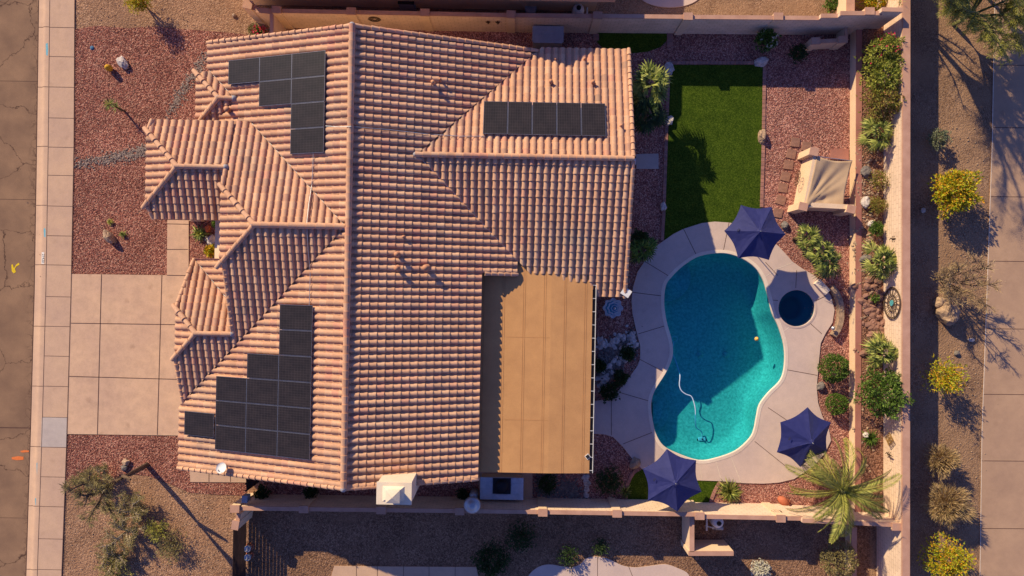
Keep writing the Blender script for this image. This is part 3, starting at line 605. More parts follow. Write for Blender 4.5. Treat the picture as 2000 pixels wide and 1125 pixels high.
def region(pl, poly, eave, phase=0.0):
    """barrel tiles over one convex piece of a roof plane; eave: coordinate of the eave line along the slope"""
    d = Vector(pl[3]); cdir = Vector((-d.y, d.x))
    ss = [p[0] * d.x + p[1] * d.y for p in poly]; cs = [p[0] * cdir.x + p[1] * cdir.y for p in poly]
    n0 = math.floor((eave - max(ss)) / TEX) - 1; n1 = math.ceil((eave - min(ss)) / TEX) + 1
    c0 = math.floor((min(cs) - phase) / TWD) - 1; c1 = math.ceil((max(cs) - phase) / TWD) + 1
    vs = []; fs = []; K = len(PROF); hs = 1.28 if pl[3] in (EE, SS) else 1.0  # barrels made taller on east and south slopes only, to deepen their shade
    for i in range(n0, n1):
        s1 = eave - i * TEX; s0 = s1 - TEX
        for j in range(c0, c1):
            cc = phase + j * TWD; jz = rnd.uniform(-0.004, 0.006); js = rnd.uniform(-0.008, 0.008) + (0.03 if rnd.random() < 0.012 else 0); jc = rnd.uniform(-0.004, 0.004); b0 = len(vs)
            for (s_, lift, tp) in ((s0, 0.0, 0.89), (s1 + js, 0.036, 1.0)):
                for u, h in PROF:
                    uu = 0.132 + (u - 0.132) * tp if u < 0.27 else u
                    q = d * s_ + cdir * (cc + uu + jc)
                    vs.append((q.x, q.y, pz(pl, q.x, q.y) + h * hs * tp + lift + jz))
            for u, h in PROF:
                q = d * (s1 + js - 0.004) + cdir * (cc + u + jc); vs.append((q.x, q.y, pz(pl, q.x, q.y) + h * hs * 0.9 + jz - 0.012))
            for k in range(K - 1):
                fs.append((b0 + k, b0 + k + 1, b0 + K + k + 1, b0 + K + k)); fs.append((b0 + K + k, b0 + K + k + 1, b0 + 2 * K + k + 1, b0 + 2 * K + k))
    me = bpy.data.meshes.new('t'); me.from_pydata(vs, [], fs); bm = bmesh.new(); bm.from_mesh(me); bpy.data.meshes.remove(me)
    n = len(poly); cx = sum(p[0] for p in poly) / n; cy = sum(p[1] for p in poly) / n
    for i in range(n):
        a, b_ = poly[i], poly[(i + 1) % n]; nx, ny = b_[1] - a[1], a[0] - b_[0]
        if (cx - a[0]) * nx + (cy - a[1]) * ny > 0: nx, ny = -nx, -ny
        bmesh.ops.bisect_plane(bm, geom=bm.verts[:] + bm.edges[:] + bm.faces[:], plane_co=(a[0], a[1], 0), plane_no=(nx, ny, 0), clear_outer=True)
    bm.normal_update()
    b0 = len(RV); bm.verts.ensure_lookup_table()
    for v_ in bm.verts: RV.append(tuple(v_.co))
    for f_ in bm.faces:
        ix = [v_.index + b0 for v_ in f_.verts]
        RF.append(tuple(ix if f_.normal.z >= 0 else ix[::-1]))
    bm.free()
    ar = sum(poly[i][0] * poly[(i + 1) % n][1] - poly[(i + 1) % n][0] * poly[i][1] for i in range(n))
    pp = poly if ar > 0 else poly[::-1]
    top = [(p[0], p[1], pz(pl, *p) - 0.012) for p in pp]; bot = [(p[0], p[1], pz(pl, *p) - 0.19) for p in pp]
    DK.add(bot + top, [tuple(range(n - 1, -1, -1)), tuple(range(n, 2 * n))] + [(i, (i + 1) % n, n + (i + 1) % n, n + i) for i in range(n)])
YN, YS_ = 11.47, -9.02
# main west slope, around the cross wings
region(pW, [(XR, YN), (-14.80, YN), (-14.80, 10.25), (-13.24, 8.68), (XR, 8.68)], 14.80)
region(pW, [(-13.24, 8.68), (-14.62, 7.30), (XR, 7.30), (XR, 8.68)], 14.80)
region(pW, [(-12.14, 7.30), (-7.42, 2.58), (XR, 2.58), (XR, 7.30)], 14.80)
region(pW, [(XR, 2.58), (-7.42, 2.58), (-16.02, -6.02), (-16.02, YS_), (XR, YS_)], 16.02)
# main east slope
region(pE, [(XR, YN), (-4.44, 6.0), (1.03, YN)], -1.42)
region(pE, [(XR, YN), (XR, 0.68), (-4.44, 6.0)], -1.42)
region(pE, [(XR, 0.68), (0.24, 0.68), (0.24, 1.32), (-4.44, 6.0)], -1.42)
region(pE, [(XR, 0.68), (-1.42, 0.68), (-1.42, YS_), (XR, YS_)], -1.42)
# rear wing
region(pWN, [(-4.44, 6.0), (5.42, 6.0), (5.42, 11.66), (1.22, 11.66)], 11.66)
region(pWS, [(-4.44, 6.0), (5.42, 6.0), (5.50, -0.34), (1.90, -0.34)], 0.34)
# living wing towards the street
region(pN3, [(-7.42, 2.58), (-11.45, 2.58), (-13.17, 4.30), (-13.12, 5.25), (-13.12, 7.56), (-12.40, 7.56)], 7.56)
region(pN3, [(-13.12, 5.25), (-15.36, 5.25), (-17.08, 6.97), (-16.95, 7.56), (-13.12, 7.56)], 7.56)
region(pS3, [(-7.42, 2.58), (-11.45, 2.58), (-13.02, 1.01), (-13.02, -3.04)], 6.0)
region(pS3, [(-13.02, -2.40), (-14.72, -2.40), (-15.88, -3.56), (-15.80, -5.82), (-13.02, -3.04)], 6.0)
region(pW3, [(-11.45, 2.58), (-13.24, 4.37), (-13.24, 0.79)], 13.24)
region(pS4, [(-15.36, 5.25), (-13.10, 5.25), (-13.26, 2.90), (-16.80, 2.90), (-17.08, 3.53)], -2.90)
region(pW4, [(-15.36, 5.25), (-17.10, 6.99), (-17.10, 3.51)], 17.10)
region(pN5, [(-13.24, 8.68), (-13.99, 8.68), (-15.27, 9.96), (-14.66, 10.12)], 10.14)
region(pW5, [(-13.99, 8.68), (-15.27, 9.96), (-15.27, 7.40)], 15.27)
region(pS5, [(-13.24, 8.68), (-13.99, 8.68), (-15.27, 7.40), (-14.52, 7.40)], -7.30)
region(pN6, [(-13.02, -2.40), (-14.72, -2.40), (-15.88, -1.24), (-15.42, 1.12), (-15.3, 1.0), (-13.02, -1.28)], 1.13)
region(pW7, [(-15.42, 1.14), (-13.2, 1.14), (-13.04, -1.26)], 15.42)
region(pW6, [(-14.72, -2.40), (-15.88, -1.24), (-15.88, -3.56)], 15.88)

house = thing('house', 'single-storey house with tan clay tile roofs, seen from straight above', 'house', (XR, 0, 0))
me = bpy.data.meshes.new('tile_roof'); me.from_pydata(RV, [], RF); me.update(); me.materials.append(M['roof_tile'])
tile_roof = bpy.data.objects.new('tile_roof', me); COL.objects.link(tile_roof); tile_roof.parent = house; me.transform(Matrix.Translation((-XR, 0, 0)))
M['fascia'] = plain('fascia', srgb(176, 132, 104), srgb(160, 118, 94), 2)
DK.build('eaves', M['fascia'], house, True)
def hsub(mb, name, mat, parent=house):
    o = mb.build(name, mat, parent)
    o.data.transform(Matrix.Translation((-XR, 0, 0))); return o
# ridge, hip and rake tiles
def caps(p, q, r=0.125, step=0.37, up=0.05, flat=1.0):
    CP = MB(); p, q = Vector(p), Vector(q); L_ = (q - p).length; k = max(1, round(L_ / step)); d = (q - p) / k; u = d.normalized()
    side = u.cross(Vector((0, 0, 1))).normalized(); w = side.cross(u).normalized()
    for i in range(k):
        a = p + d * i - u * 0.03; b_ = p + d * (i + 1) + u * 0.02; vs = []
        jr = rnd.uniform(-0.01, 0.01)
        for c0, rr, zz in ((a, r * 0.88, up - 0.01), (b_, r * 1.06 + jr, up + 0.022)):
            for g in range(9):
                an = math.pi * (g / 8) ; vs.append(c0 + side * math.cos(an) * rr + w * (math.sin(an) * rr * flat + zz))
        for g in range(9):
            an = math.pi * (g / 8); vs.append(b_ + side * math.cos(an) * r * .9 + w * (math.sin(an) * r * 0.88 * flat + up - 0.01))
        CP.add(vs, [(g + 1, g, 9 + g, 10 + g) for g in range(8)] + [(10 + g, 9 + g, 18 + g, 19 + g) for g in range(8)] + [tuple(range(9))])
    hsub(CP, 'ridge_tiles' if r > 0.11 else 'rake_tiles', M['roof_tile'], tile_roof)
caps((XR, YS_, ZR + .06), (XR, YN, ZR + .06), 0.15)
caps((5.42, 6.0, 4.87), (-4.5, 6.0, 4.87), 0.13)
caps((-7.45, 2.58, 5.76), (-11.5, 2.58, 5.76), 0.14, 0.42)
def hip(a, b_, pl): caps((b_[0], b_[1], pz(pl, *b_) + .05), (a[0], a[1], pz(pl, *a) + .05), 0.12, 0.42)
hip((-11.45, 2.58), (-13.3, 4.43), pW3); hip((-11.45, 2.58), (-13.35, 0.68), pW3)
caps((-13.12, 5.25, 4.87), (-15.4, 5.25, 4.87), 0.12, 0.42); hip((-15.36, 5.25), (-17.2, 7.09), pW4); hip((-15.36, 5.25), (-17.2, 3.41), pW4)
caps((-13.3, 8.68, 3.82), (-14.0, 8.68, 3.82), 0.12, 0.35); hip((-13.99, 8.68), (-15.4, 10.09), pW5); hip((-13.99, 8.68), (-15.3, 7.37), pW5)
caps((-13.05, -2.4, 4.1), (-14.75, -2.4, 4.1), 0.12, 0.42); hip((-14.72, -2.4), (-16.0, -1.12), pW6); hip((-14.72, -2.4), (-16.0, -3.68), pW6)
def rake(a, b_, pl, up=0.03): caps((b_[0], b_[1], pz(pl, *b_) + .03), (a[0], a[1], pz(pl, *a) + .03), 0.10, 0.352, up)
for yy in (YN, YS_):
    rake((XR - .1, yy), ((-14.80 if yy > 0 else -16.02), yy), pW); rake((XR + .1, yy), ((1.0 if yy > 0 else -1.42), yy), pE)
rake((5.42, 6.1), (5.42, 11.66), pWN); rake((5.42, 5.9), (5.50, -0.34), pWS)
rake((-1.3, 0.66), (0.24, 0.66), pE); rake((-13.02, .9), (-13.02, -2.3), pS3); rake((-13.14, 5.1), (-13.17, 4.4), pN3)
rake((-15.86, -3.6), (-15.80, -5.82), pS3); rake((-15.88, -1.3), (-15.42, 1.1), pN6); rake((-16.95, 7.5), (-17.05, 7.1), pN3)
rake((-17.0, 3.45), (-16.82, 2.92), pS4)
# mortar knots where ridges and hips meet, and metal valley flashing
for x, y, z in ((-11.47, 2.58, 5.84), (-7.5, 2.55, 5.8), (-15.38, 5.25, 4.94), (-13.15, 5.25, 4.93), (-14.0, 8.68, 3.9), (-13.26, 8.68, 3.88), (-14.74, -2.4, 4.16), (-13.03, -2.4, 4.15), (-4.5, 6.0, 4.93), (XR, YN, 5.9), (XR, YS_, 5.9)):
    mk = MB(); mk.lathe([(0.001, 0.1), (0.08, 0.085), (0.13, 0.03), (0.15, -0.08)], (x, y, z), 10); hsub(mk, 'ridge_mortar', M['lead'], tile_roof)
for a, b_, z0, z1 in (((-7.42, 2.58), (-12.40, 7.56), 5.70, 4.04), ((-4.44, 6.0), (0.24, 1.32), 4.81, 3.25), ((-13.24, 8.68), (-14.66, 10.1), 3.76, 3.29), ((-15.3, 1.0), (-13.1, -1.2), 2.91, 3.64)):
    vf = MB(); vf.tube([(a[0], a[1], z0 + 0.035), (b_[0], b_[1], z1 + 0.035)], 0.022, 5); hsub(vf, 'valley_flashing', M['white'], tile_roof)
# walls of the house
wl = MB()
def ysec(pts, x0, x1):      # section in y,z carried from x0 to x1
    n = len(pts); vs = [(x0, y, z) for y, z in pts] + [(x1, y, z) for y, z in pts]
    wl.add(vs, [tuple(range(n)), tuple(range(2 * n - 1, n - 1, -1))] + [(i, n + i, n + (i + 1) % n, (i + 1) % n) for i in range(n)])
def xsec(pts, y0, y1):
    n = len(pts); vs = [(x, y0, z) for x, z in pts] + [(x, y1, z) for x, z in pts]
    wl.add(vs, [tuple(range(n)), tuple(range(2 * n - 1, n - 1, -1))] + [(i, n + i, n + (i + 1) % n, (i + 1) % n) for i in range(n)])
zz = lambda pl, x, y: pz(pl, x, y) - 0.16
xsec([(-14.3, 0), (-14.3, zz(pW, -14.3, 0)), (XR, ZR - .2), (-1.95, zz(pE, -1.95, 0)), (-1.95, 0)], -8.5, 10.9)
ysec([(0.3, 0), (0.3, zz(pWS, 0, 0.3)), (6, 4.6), (11.1, zz(pWN, 0, 11.1)), (11.1, 0)], -6.9, 4.95)
ysec([(-4.9, 0), (-4.9, 2.7), (2.58, 5.5), (7.0, zz(pN3, 0, 7.0)), (7.0, 0)], -11.6, -7.3)
ysec([(1.2, 0), (1.2, 4.9), (4.0, 4.9), (4.0, 0)], -12.75, -11.55)
ysec([(-5.2, 0), (-5.2, 2.6), (1.2, 5.0), (1.2, 0)], -12.85, -11.55)
wl.prism([(-15.4, -8.5), (-12.8, -8.5), (-12.8, 0.65), (-15.4, 0.65)], 0, 2.66)
wl.prism([(-14.95, 7.8), (-14.25, 7.8), (-14.25, 9.6), (-14.95, 9.6)], 0, 3.2)
wl.prism([(-13.0, 4.0), (-12.7, 4.0), (-12.7, 7.1), (-13.0, 7.1)], 0, 3.9)
hsub(wl, 'wall', M['stucco'])
for x, y in ((-16.6, 6.6), (-16.6, 3.5)):
    k = MB(); k.box((x, y, 2.0), (0.5, 0.5, 4.0)); k.box((x, y, 0.2), (0.62, 0.62, 0.4)); k.box((x, y, 3.85), (0.6, 0.6, 0.25)); hsub(k, 'column', M['stucco'])
gd = MB(); gd.box((-15.42, -5.0, 1.1), (0.06, 5.0, 2.2)); 
for i in range(1, 4): gd.box((-15.455, -5.0, 0.55 * i), (0.02, 5.0, 0.03))
hsub(gd, 'garage_door', M['white'])
# patio cover: flat roll roofing tucked under the rear wing's tiles
def patio_z(x): return 3.16 - max(0, x - 1.9) * 0.075
pr = MB(); xs = [-2.0, 0, 1.9, 3.9]; Y0, Y1 = -8.88, 1.15
for x0, x1 in zip(xs, xs[1:]):
    z0, z1 = patio_z(x0), patio_z(x1)
    vs = [(x0, Y0, z0 - .16), (x1, Y0, z1 - .16), (x1, Y1, z1 - .16), (x0, Y1, z0 - .16), (x0, Y0, z0), (x1, Y0, z1), (x1, Y1, z1), (x0, Y1, z0)]
    pr.add(vs, [(3, 2, 1, 0), (4, 5, 6, 7), (0, 1, 5, 4), (2, 3, 7, 6)] + ([(1, 2, 6, 5)] if x1 == 3.9 else []))
pro = hsub(pr, 'patio_roof', M['patio_roof'])
sm_ = MB()
for x in (-1.42 + .99 * i for i in range(6)):
    for dx in (0, 0.09):
        sm_.box((x + dx, (Y0 + Y1) / 2, patio_z(x + dx) + 0.003), (0.016, Y1 - Y0 - 0.02, 0.012))
for i in range(2):
    y = Y0 + 2.6 + i * 3.9; sm_.box((0.8 + 0.0, y + rnd.uniform(-.1, .1), 3.163), (2.1, 0.012, 0.008))
M['seam'] = plain('seam', srgb(184, 132, 84)); hsub(sm_, 'roof_seam', M['seam'], pro)
for y in (Y0 + 0.35, -4.2, 0.2):
    k = MB(); k.box((3.7, y, 1.4), (0.3, 0.3, 2.8)); hsub(k, 'patio_column', M['stucco'])
g = MB(); gz = patio_z(3.9) - 0.01; g.box((3.985, -4.33, gz - 0.10), (0.15, 9.1, 0.02)); hg = hsub(g, 'gutter', M['dark'])
g = MB(); g.box((4.07, -4.33, gz - 0.05), (0.02, 9.1, 0.10)); hsub(g, 'gutter_lip', M['white'], hg)
for i in range(15): g = MB(); g.box((3.985, -8.75 + i * 0.64, gz - 0.01), (0.15, 0.025, 0.012)); hsub(g, 'gutter_strap', M['white'], hg)
sl_ = MB(); sc = P(1148, 892, 3.05); sl_.box((sc.x, sc.y, 3.03), (0.22, 0.22, 0.04), R(40)); o = hsub(sl_, 'deck_light', M['white'])
sl_ = MB(); sl_.box((sc.x, sc.y, 3.055), (0.17, 0.17, 0.012), R(40)); hsub(sl_, 'light_cell', M['dark'], o)
# chimney
cc = P(769.5, 964, 6.5); ch = MB(); ch.box((cc.x, cc.y, 3.2), (1.46, 0.90, 6.4)); 
cho = hsub(ch, 'chimney', M['chimney'])
k = MB(); k.box((cc.x, cc.y, 6.45), (1.52, 0.96, 0.1)); hsub(k, 'chimney_cap', M['chimney'], cho)
k = MB(); k.prism([(cc.x - .50, cc.y - .34), (cc.x + .46, cc.y - .34), (cc.x + .46, cc.y + .32), (cc.x - .50, cc.y + .32)], 6.50, 6.66, 0.55)
k.box((cc.x + .02, cc.y, 6.80), (0.5, 0.46, 0.3)); k.prism([(cc.x - .28, cc.y - .28), (cc.x + .32, cc.y - .28), (cc.x + .32, cc.y + .28), (cc.x - .28, cc.y + .28)], 6.95, 7.08, 0.1)
hsub(k, 'flue_hood', M['chimney'], cho)
# vents on the roof
def on_plane(px, py, pl, up=0.0):
    z = 4.0
    for _ in range(12): q = P(px, py, z + up); z = pz(pl, q.x, q.y)
    return P(px, py, z + up)
for (px, py), pl, h, r_ in [((1075, 162), pWN, .3, .07), ((1157, 163), pWN, .3, .07), ((1141, 118), pWN, .25, .045), ((1212, 247), pWN, .25, .045), ((1085, 118), pWN, .2, .05), ((847, 165), pE, .4, .07), ((861, 158), pE, .3, .05), ((777, 497), pE, .38, .09), ((777, 524), pE, .38, .09), ((833, 523), pE, .45, .11), ((789, 463), pE, .22, .05)]:
    q = on_plane(px, py, pl); k = MB(); k.lathe([(r_ * 1.9, 0.0), (r_ * 1.8, 0.1), (r_, 0.14), (r_, h), (r_ * 1.25, h), (r_ * 1.25, h + 0.05), (0.001, h + 0.06)], (q.x, q.y, q.z), 12); hsub(k, 'vent_pipe', M['roof_pipe'])
q = on_plane(460, 195 + 0, pW); k = MB(); k.lathe([(0.12, 0), (0.1, .25), (.13, .27), (.13, .32), (.001, .34)], (q.x - .3, q.y - .5, q.z), 12); hsub(k, 'vent_pipe', M['roof_pipe'])
# conduits feeding the solar arrays
def conduit(pts, r_=0.016, up=0.16):
    k = MB(); k.tube([on_plane(a, b_, pl, up) for a, b_, pl in pts], r_, 5); hsub(k, 'conduit', M['metal'])
conduit([(636, 246, pW), (662, 248, pW), (686, 247, pW)], up=0.3); conduit([(686, 247, pE), (760, 253, pE), (836, 262, pE)]); conduit([(836, 262, pWN), (900, 266, pWN), (946, 266, pWN)])
conduit([(612, 298, pW), (611, 330, pW), (609, 362, pW)]); conduit([(609, 362, pN3), (603, 400, pN3), (599, 438, pN3)]); conduit([(599, 441, pS3), (602, 490, pS3), (606, 532, pS3)]); conduit([(606, 532, pW), (604, 597, pW)])

# ================================================================ SOLAR ARRAYS
TILT = math.atan(SL)
def pmeshes(w, h):
    gm = MB(); gm.box((0, 0, 0), (w, h, 0.04)); a = gm.build('solar_panel', M['panel_frame'])
    gm = MB(); gm.box((0, 0, 0.022), (w - 0.03, h - 0.03, 0.008)); b_ = gm.build('solar_glass', M['solar']); r_ = (a.data, b_.data)
    for o_ in (a, b_): bpy.data.objects.remove(o_)
    return r_
def array(label, cells, origin, stepx, stepy, pl, rot, group='solar arrays on the tile roof'):
    """cells: (col,row); origin = centre of cell 0,0 in the lot; frames sit 0.16 m off the tiles"""
    PFM, PGM = pmeshes(stepx / math.cos(TILT) - 0.012, abs(stepy) - 0.02)
    x0, y0 = origin; o = thing('solar_array', label, 'solar array', (x0, y0, pz(pl, x0, y0) + 0.2), 0, group)
    for c0, r0 in cells:
        x = x0 + c0 * stepx; y = y0 + r0 * stepy
        a = bpy.data.objects.new('solar_panel', PFM); COL.objects.link(a); a.parent = o
        a.location = (x - x0, y - y0, pz(pl, x, y) - pz(pl, x0, y0)); a.rotation_euler = rot
        b_ = bpy.data.objects.new('solar_glass', PGM); COL.objects.link(b_); b_.parent = a
    rl = MB()
    for r0 in sorted(set(r for _, r in cells)):
        cs = [c0 for c0, r1 in cells if r1 == r0]
        for off in (-0.3, 0.3):
            if rot[1]:
                a = Vector(((min(cs) - .48) * stepx, r0 * stepy + off, 0)); b_ = Vector(((max(cs) + .48) * stepx, r0 * stepy + off, 0))
            else:
                a = Vector(((min(cs) - .5) * stepx, r0 * stepy + off, 0)); b_ = Vector(((max(cs) + .5) * stepx, r0 * stepy + off, 0))
            for p in (a, b_): p.z = pz(pl, x0 + p.x, y0 + p.y) - pz(pl, x0, y0) - 0.055
            rl.tube([a, b_], 0.025, 4)
    rl.build('mounting_rail', M['metal'], o)
    return o
rw_ = (0, -TILT, 0)
tr = on_plane(636, 98, pW, .2); br_ = on_plane(635, 298, pW, .2); bl = on_plane(446, 163, pW, .2)
sx_ = (tr.x - bl.x) / 3; sy_ = (tr.y - br_.y) / 4
array('stepped array of seven dark panels near the top left of the roof', [(0, 0), (1, 0), (1, -1), (2, 0), (2, -1), (2, -2), (2, -3)], (bl.x + sx_ / 2, tr.y - sy_ / 2), sx_, sy_, pW, rw_)
tr = on_plane(611, 596, pW, .2); br_ = on_plane(607, 899, pW, .2); bl = on_plane(420, 878, pW, .2)
sx_ = (tr.x - bl.x) / 3; sy_ = (tr.y - br_.y) / 6
array('stepped array of thirteen dark panels at the lower left of the roof', [(2, -r_) for r_ in range(6)] + [(1, -r_) for r_ in range(2, 6)] + [(0, -r_) for r_ in range(3, 6)], (bl.x + sx_ / 2, tr.y - sy_ / 2), sx_, sy_, pW, rw_)
q = on_plane(389, 828.5, pW, .2)
array('single dark panel at the garage eave, left of the large lower array', [(0, 0)], (q.x, q.y), sx_, sy_, pW, rw_)
# the five upright panels on the rear wing
a_ = on_plane(945, 198, pWN, .2); b2 = on_plane(1184, 266, pWN, .2); wst = (b2.x - a_.x) / 5; ht = (a_.y - b2.y)
o = thing('solar_array', 'row of five upright panels on the right wing of the roof', 'solar array', ((a_.x + wst / 2), (a_.y + b2.y) / 2, pz(pWN, 0, (a_.y + b2.y) / 2) + 0.2), 0, 'solar arrays on the tile roof')
PFM, PGM = pmeshes(ht / math.cos(TILT), wst - 0.02)
for i in range(5):
    a = bpy.data.objects.new('solar_panel', PFM); COL.objects.link(a); a.parent = o; a.location = (i * wst, 0, 0)
    a.rotation_euler = (Matrix.Rotation(-TILT, 4, 'X') @ Matrix.Rotation(R(90), 4, 'Z')).to_euler()
    b_ = bpy.data.objects.new('solar_glass', PGM); COL.objects.link(b_); b_.parent = a
rl = MB()
for off in (-0.5, 0.5): rl.tube([(-.55, off, -off * SL - .055), (wst * 4.5, off, -off * SL - .055)], .025, 4)
rl.build('mounting_rail', M['metal'], o)
print('panel steps', sx_, sy_, wst, ht)
# ================================================================ OBJECTS
def local(mb, name, mat, parent): return mb.build(name, mat, parent)
# --- parasols: six-sided navy canopy with hollowed edges, tilted pole top, ribs, base
def parasol(px, py, ztop, r0, label, rz, tilt=(0, 0)):
    c0 = P(px, py, ztop); o = thing('parasol', label, 'parasol', (c0.x, c0.y, 0.06), 0, 'navy parasols around the pool')
    T = Matrix.Translation((0, 0, ztop - 0.06)) @ Matrix.Rotation(tilt[0], 4, 'X') @ Matrix.Rotation(tilt[1], 4, 'Y') @ Matrix.Rotation(rz, 4, 'Z')
    mb = MB(); drop = 0.66; K = 8; vs = []; f = []
    for s_ in range(6):
        a0, a1 = R(60 * s_), R(60 * s_ + 60); p0 = Vector((math.cos(a0), math.sin(a0), 0)); p1 = Vector((math.cos(a1), math.sin(a1), 0)); b0 = len(vs)
        for i in range(K + 1):
            t_ = i / K
            for j in range(7):
                u = j / 6; e = p0.lerp(p1, u) * r0 * t_; e = e * (1 - 0.10 * math.sin(math.pi * u) * t_)
                z = -drop * t_ ** 1.02 - 0.05 * math.sin(math.pi * u) * t_ * (1.2 - t_) * 2 - 0.0
                e.z = z + 0.006 * math.sin(17 * u + 9 * t_ + s_); vs.append(T @ e)
        for i in range(K):
            for j in range(6): f.append((b0 + i * 7 + j, b0 + (i + 1) * 7 + j, b0 + (i + 1) * 7 + j + 1, b0 + i * 7 + j + 1))
    n0 = len(vs)
    vs += [v_ - Vector((0, 0, 0.012)) for v_ in vs]; f += [tuple(i + n0 for i in q[::-1]) for q in f]
    mb.add(vs, f); can = mb.build('canopy', M['canopy_navy'], o)
    k = MB()
    for s_ in range(12):
        a = R(30 * s_); rr = 0.17 if s_ % 2 == 0 else 0.13
        a2 = R(30 * s_ + 30); r2 = 0.13 if s_ % 2 == 0 else 0.17
        k.add([T @ Vector((0, 0, .10)), T @ Vector((rr * math.cos(a), rr * math.sin(a), -0.01)), T @ Vector((r2 * math.cos(a2), r2 * math.sin(a2), -0.01))], [(0, 1, 2)])
    k.build('vent_flap', M['canopy_navy'], can)
    k = MB(); k.tube([T @ Vector((0, 0, .06)), T @ Vector((0, 0, .2))], [0.03, 0.012], 8); k.build('finial', M['metal'], o)
    for s_ in range(6):
        a = R(60 * s_); k = MB(); k.tube([T @ Vector((0.05 * math.cos(a), 0.05 * math.sin(a), -.05)), T @ Vector((r0 * .97 * math.cos(a), r0 * .97 * math.sin(a), -drop - .03))], 0.011, 4); k.build('rib', M['metal'], o)
    k = MB(); k.tube([(0, 0, 0), (0, 0, ztop - 0.7), T @ Vector((0, 0, 0))], 0.022, 8); k.build('pole', M['metal'], o)
    k = MB(); k.lathe([(0.001, 0), (0.26, 0), (0.27, 0.05), (0.12, 0.09), (0.04, 0.11), (0.04, 0.25), (.001, .25)], (0, 0, 0), 20); k.build('base', M['dark'], o)
    k = MB(); a = T @ Vector((-r0 * .62 * math.cos(-rz) , -r0 * .62 * math.sin(-rz), -drop * .55)); b_ = a + Vector((.05, .16, .02))
    k.tube([a, a + Vector((-.03, .08, .03)), b_, b_ + Vector((.04, -.05, 0)), a], 0.011, 4); k.build('tie_strap', M['dark'], can)
    return o
parasol(1484, 452, 2.95, 1.52, 'navy parasol at the top edge of the pool, beside the lawn', R(-2))
parasol(1585, 864, 2.9, 1.55, 'deep navy tilted parasol next to the date palm', R(28), (R(9), R(8)))
parasol(1319, 944, 2.9, 1.55, 'navy parasol below the pool, overlapping the bottom block wall', R(-20 + 60), (R(-3), 0))

# --- fountain with three scalloped basins
def fountain():
    c0 = P(1199, 602, 1.0); o = thing('fountain', 'pale blue-grey tiered fountain with scalloped basins in the gravel by the patio cover', 'fountain', (c0.x, c0.y, 0))
    k = MB(); k.lathe([(0.30, 0, 0), (0.32, 0.1, 0), (0.14, 0.2, 0), (0.10, 0.5, 0), (0.16, 0.6, 0)], n=24); k.build('pedestal', M['fountain'], o)
    for r_, z in ((0.50, 0.66), (0.33, 0.98), (0.18, 1.22)):
        k = MB(); k.lathe([(r_ * .25, z - .14, 0), (r_ * .7, z - .08, .04), (r_, z, .09), (r_ * 1.0, z + .02, .09), (r_ * .9, z - .01, .08), (r_ * .55, z - .05, .03), (r_ * .2, z - .06, 0)], n=64, lobes=8); k.build('basin', M['fountain'], o)
        k = MB(); k.lathe([(r_ * .84, z - .03, .07), (.001, z - .03, 0)], n=64, lobes=8); k.build('basin_water', M['spa_water'], o)
    k = MB(); k.lathe([(0.06, 0.6), (0.05, 1.2), (.07, 1.28), (.03, 1.36), (.05, 1.42), (.001, 1.48)], n=12); k.build('finial', M['fountain'], o)
fountain()
# --- mushroom patio heater by the bottom wall
c0 = P(922, 988, 2.25); o = thing('patio_heater', 'round silver patio heater hood beside the outdoor counter', 'patio heater', (c0.x, c0.y, 0.05))
k = MB(); k.lathe([(0.42, 2.08), (0.43, 2.10), (0.34, 2.16), (0.20, 2.20), (0.19, 2.23), (0.10, 2.25), (0.001, 2.27)], n=32); k.build('hood', M['metal'], o)
k = MB(); k.lathe([(0.09, 1.72), (0.10, 1.76), (0.10, 2.05), (0.001, 2.05)], n=16); k.build('burner', M['dark'], o)
k = MB(); k.tube([(0, 0, .7), (0, 0, 1.74)], .035, 8); k.build('pole', M['metal'], o)
k = MB(); k.lathe([(0.24, 0), (0.24, 0.68), (0.1, 0.74), (.001, .74)], n=20); k.build('tank_housing', M['metal'], o)
# --- outdoor counter with grill
a, b_ = P(938, 932, .92), P(1022, 977, .92); cx, cy = (a.x + b_.x) / 2, (a.y + b_.y) / 2 
o = thing('outdoor_counter', 'white tiled outdoor counter with a dark grill, between the patio and the bottom wall', 'counter', (cx, cy, 0)); w_, d_ = abs(b_.x - a.x), abs(a.y - b_.y)
k = MB(); k.box((0, 0, .44), (w_ - .1, d_ - .1, .86)); k.build('counter_body', M['stucco'], o)
k = MB(); nx = 7; ny = 4
for i in range(nx):
    for j in range(ny):
        if 2 <= i <= 4 and 1 <= j <= 3: continue
        k.box(((i + .5 - nx / 2) * w_ / nx, (j + .5 - ny / 2) * d_ / ny, .895), (w_ / nx - .012, d_ / ny - .012, .05))
k.box((0, 0, .875), (w_ - .01, d_ - .01, .05)); k.build('tile_top', M['tile_white'], o)
g_ = MB(); g_.box((0, d_ / 8, .93), (w_ * 3 / 7 - .04, d_ * .7, .05)); g_.lathe([(.34, .95), (.32, 1.06), (.2, 1.12), (.001, 1.13)], (0, d_ / 8, 0), 20); g_.build('grill', M['dark'], o)
g_ = MB(); g_.tube([(-.3, -d_ * .22, 1.04), (.3, -d_ * .22, 1.04)], .018, 6); g_.build('grill_handle', M['metal'], o)
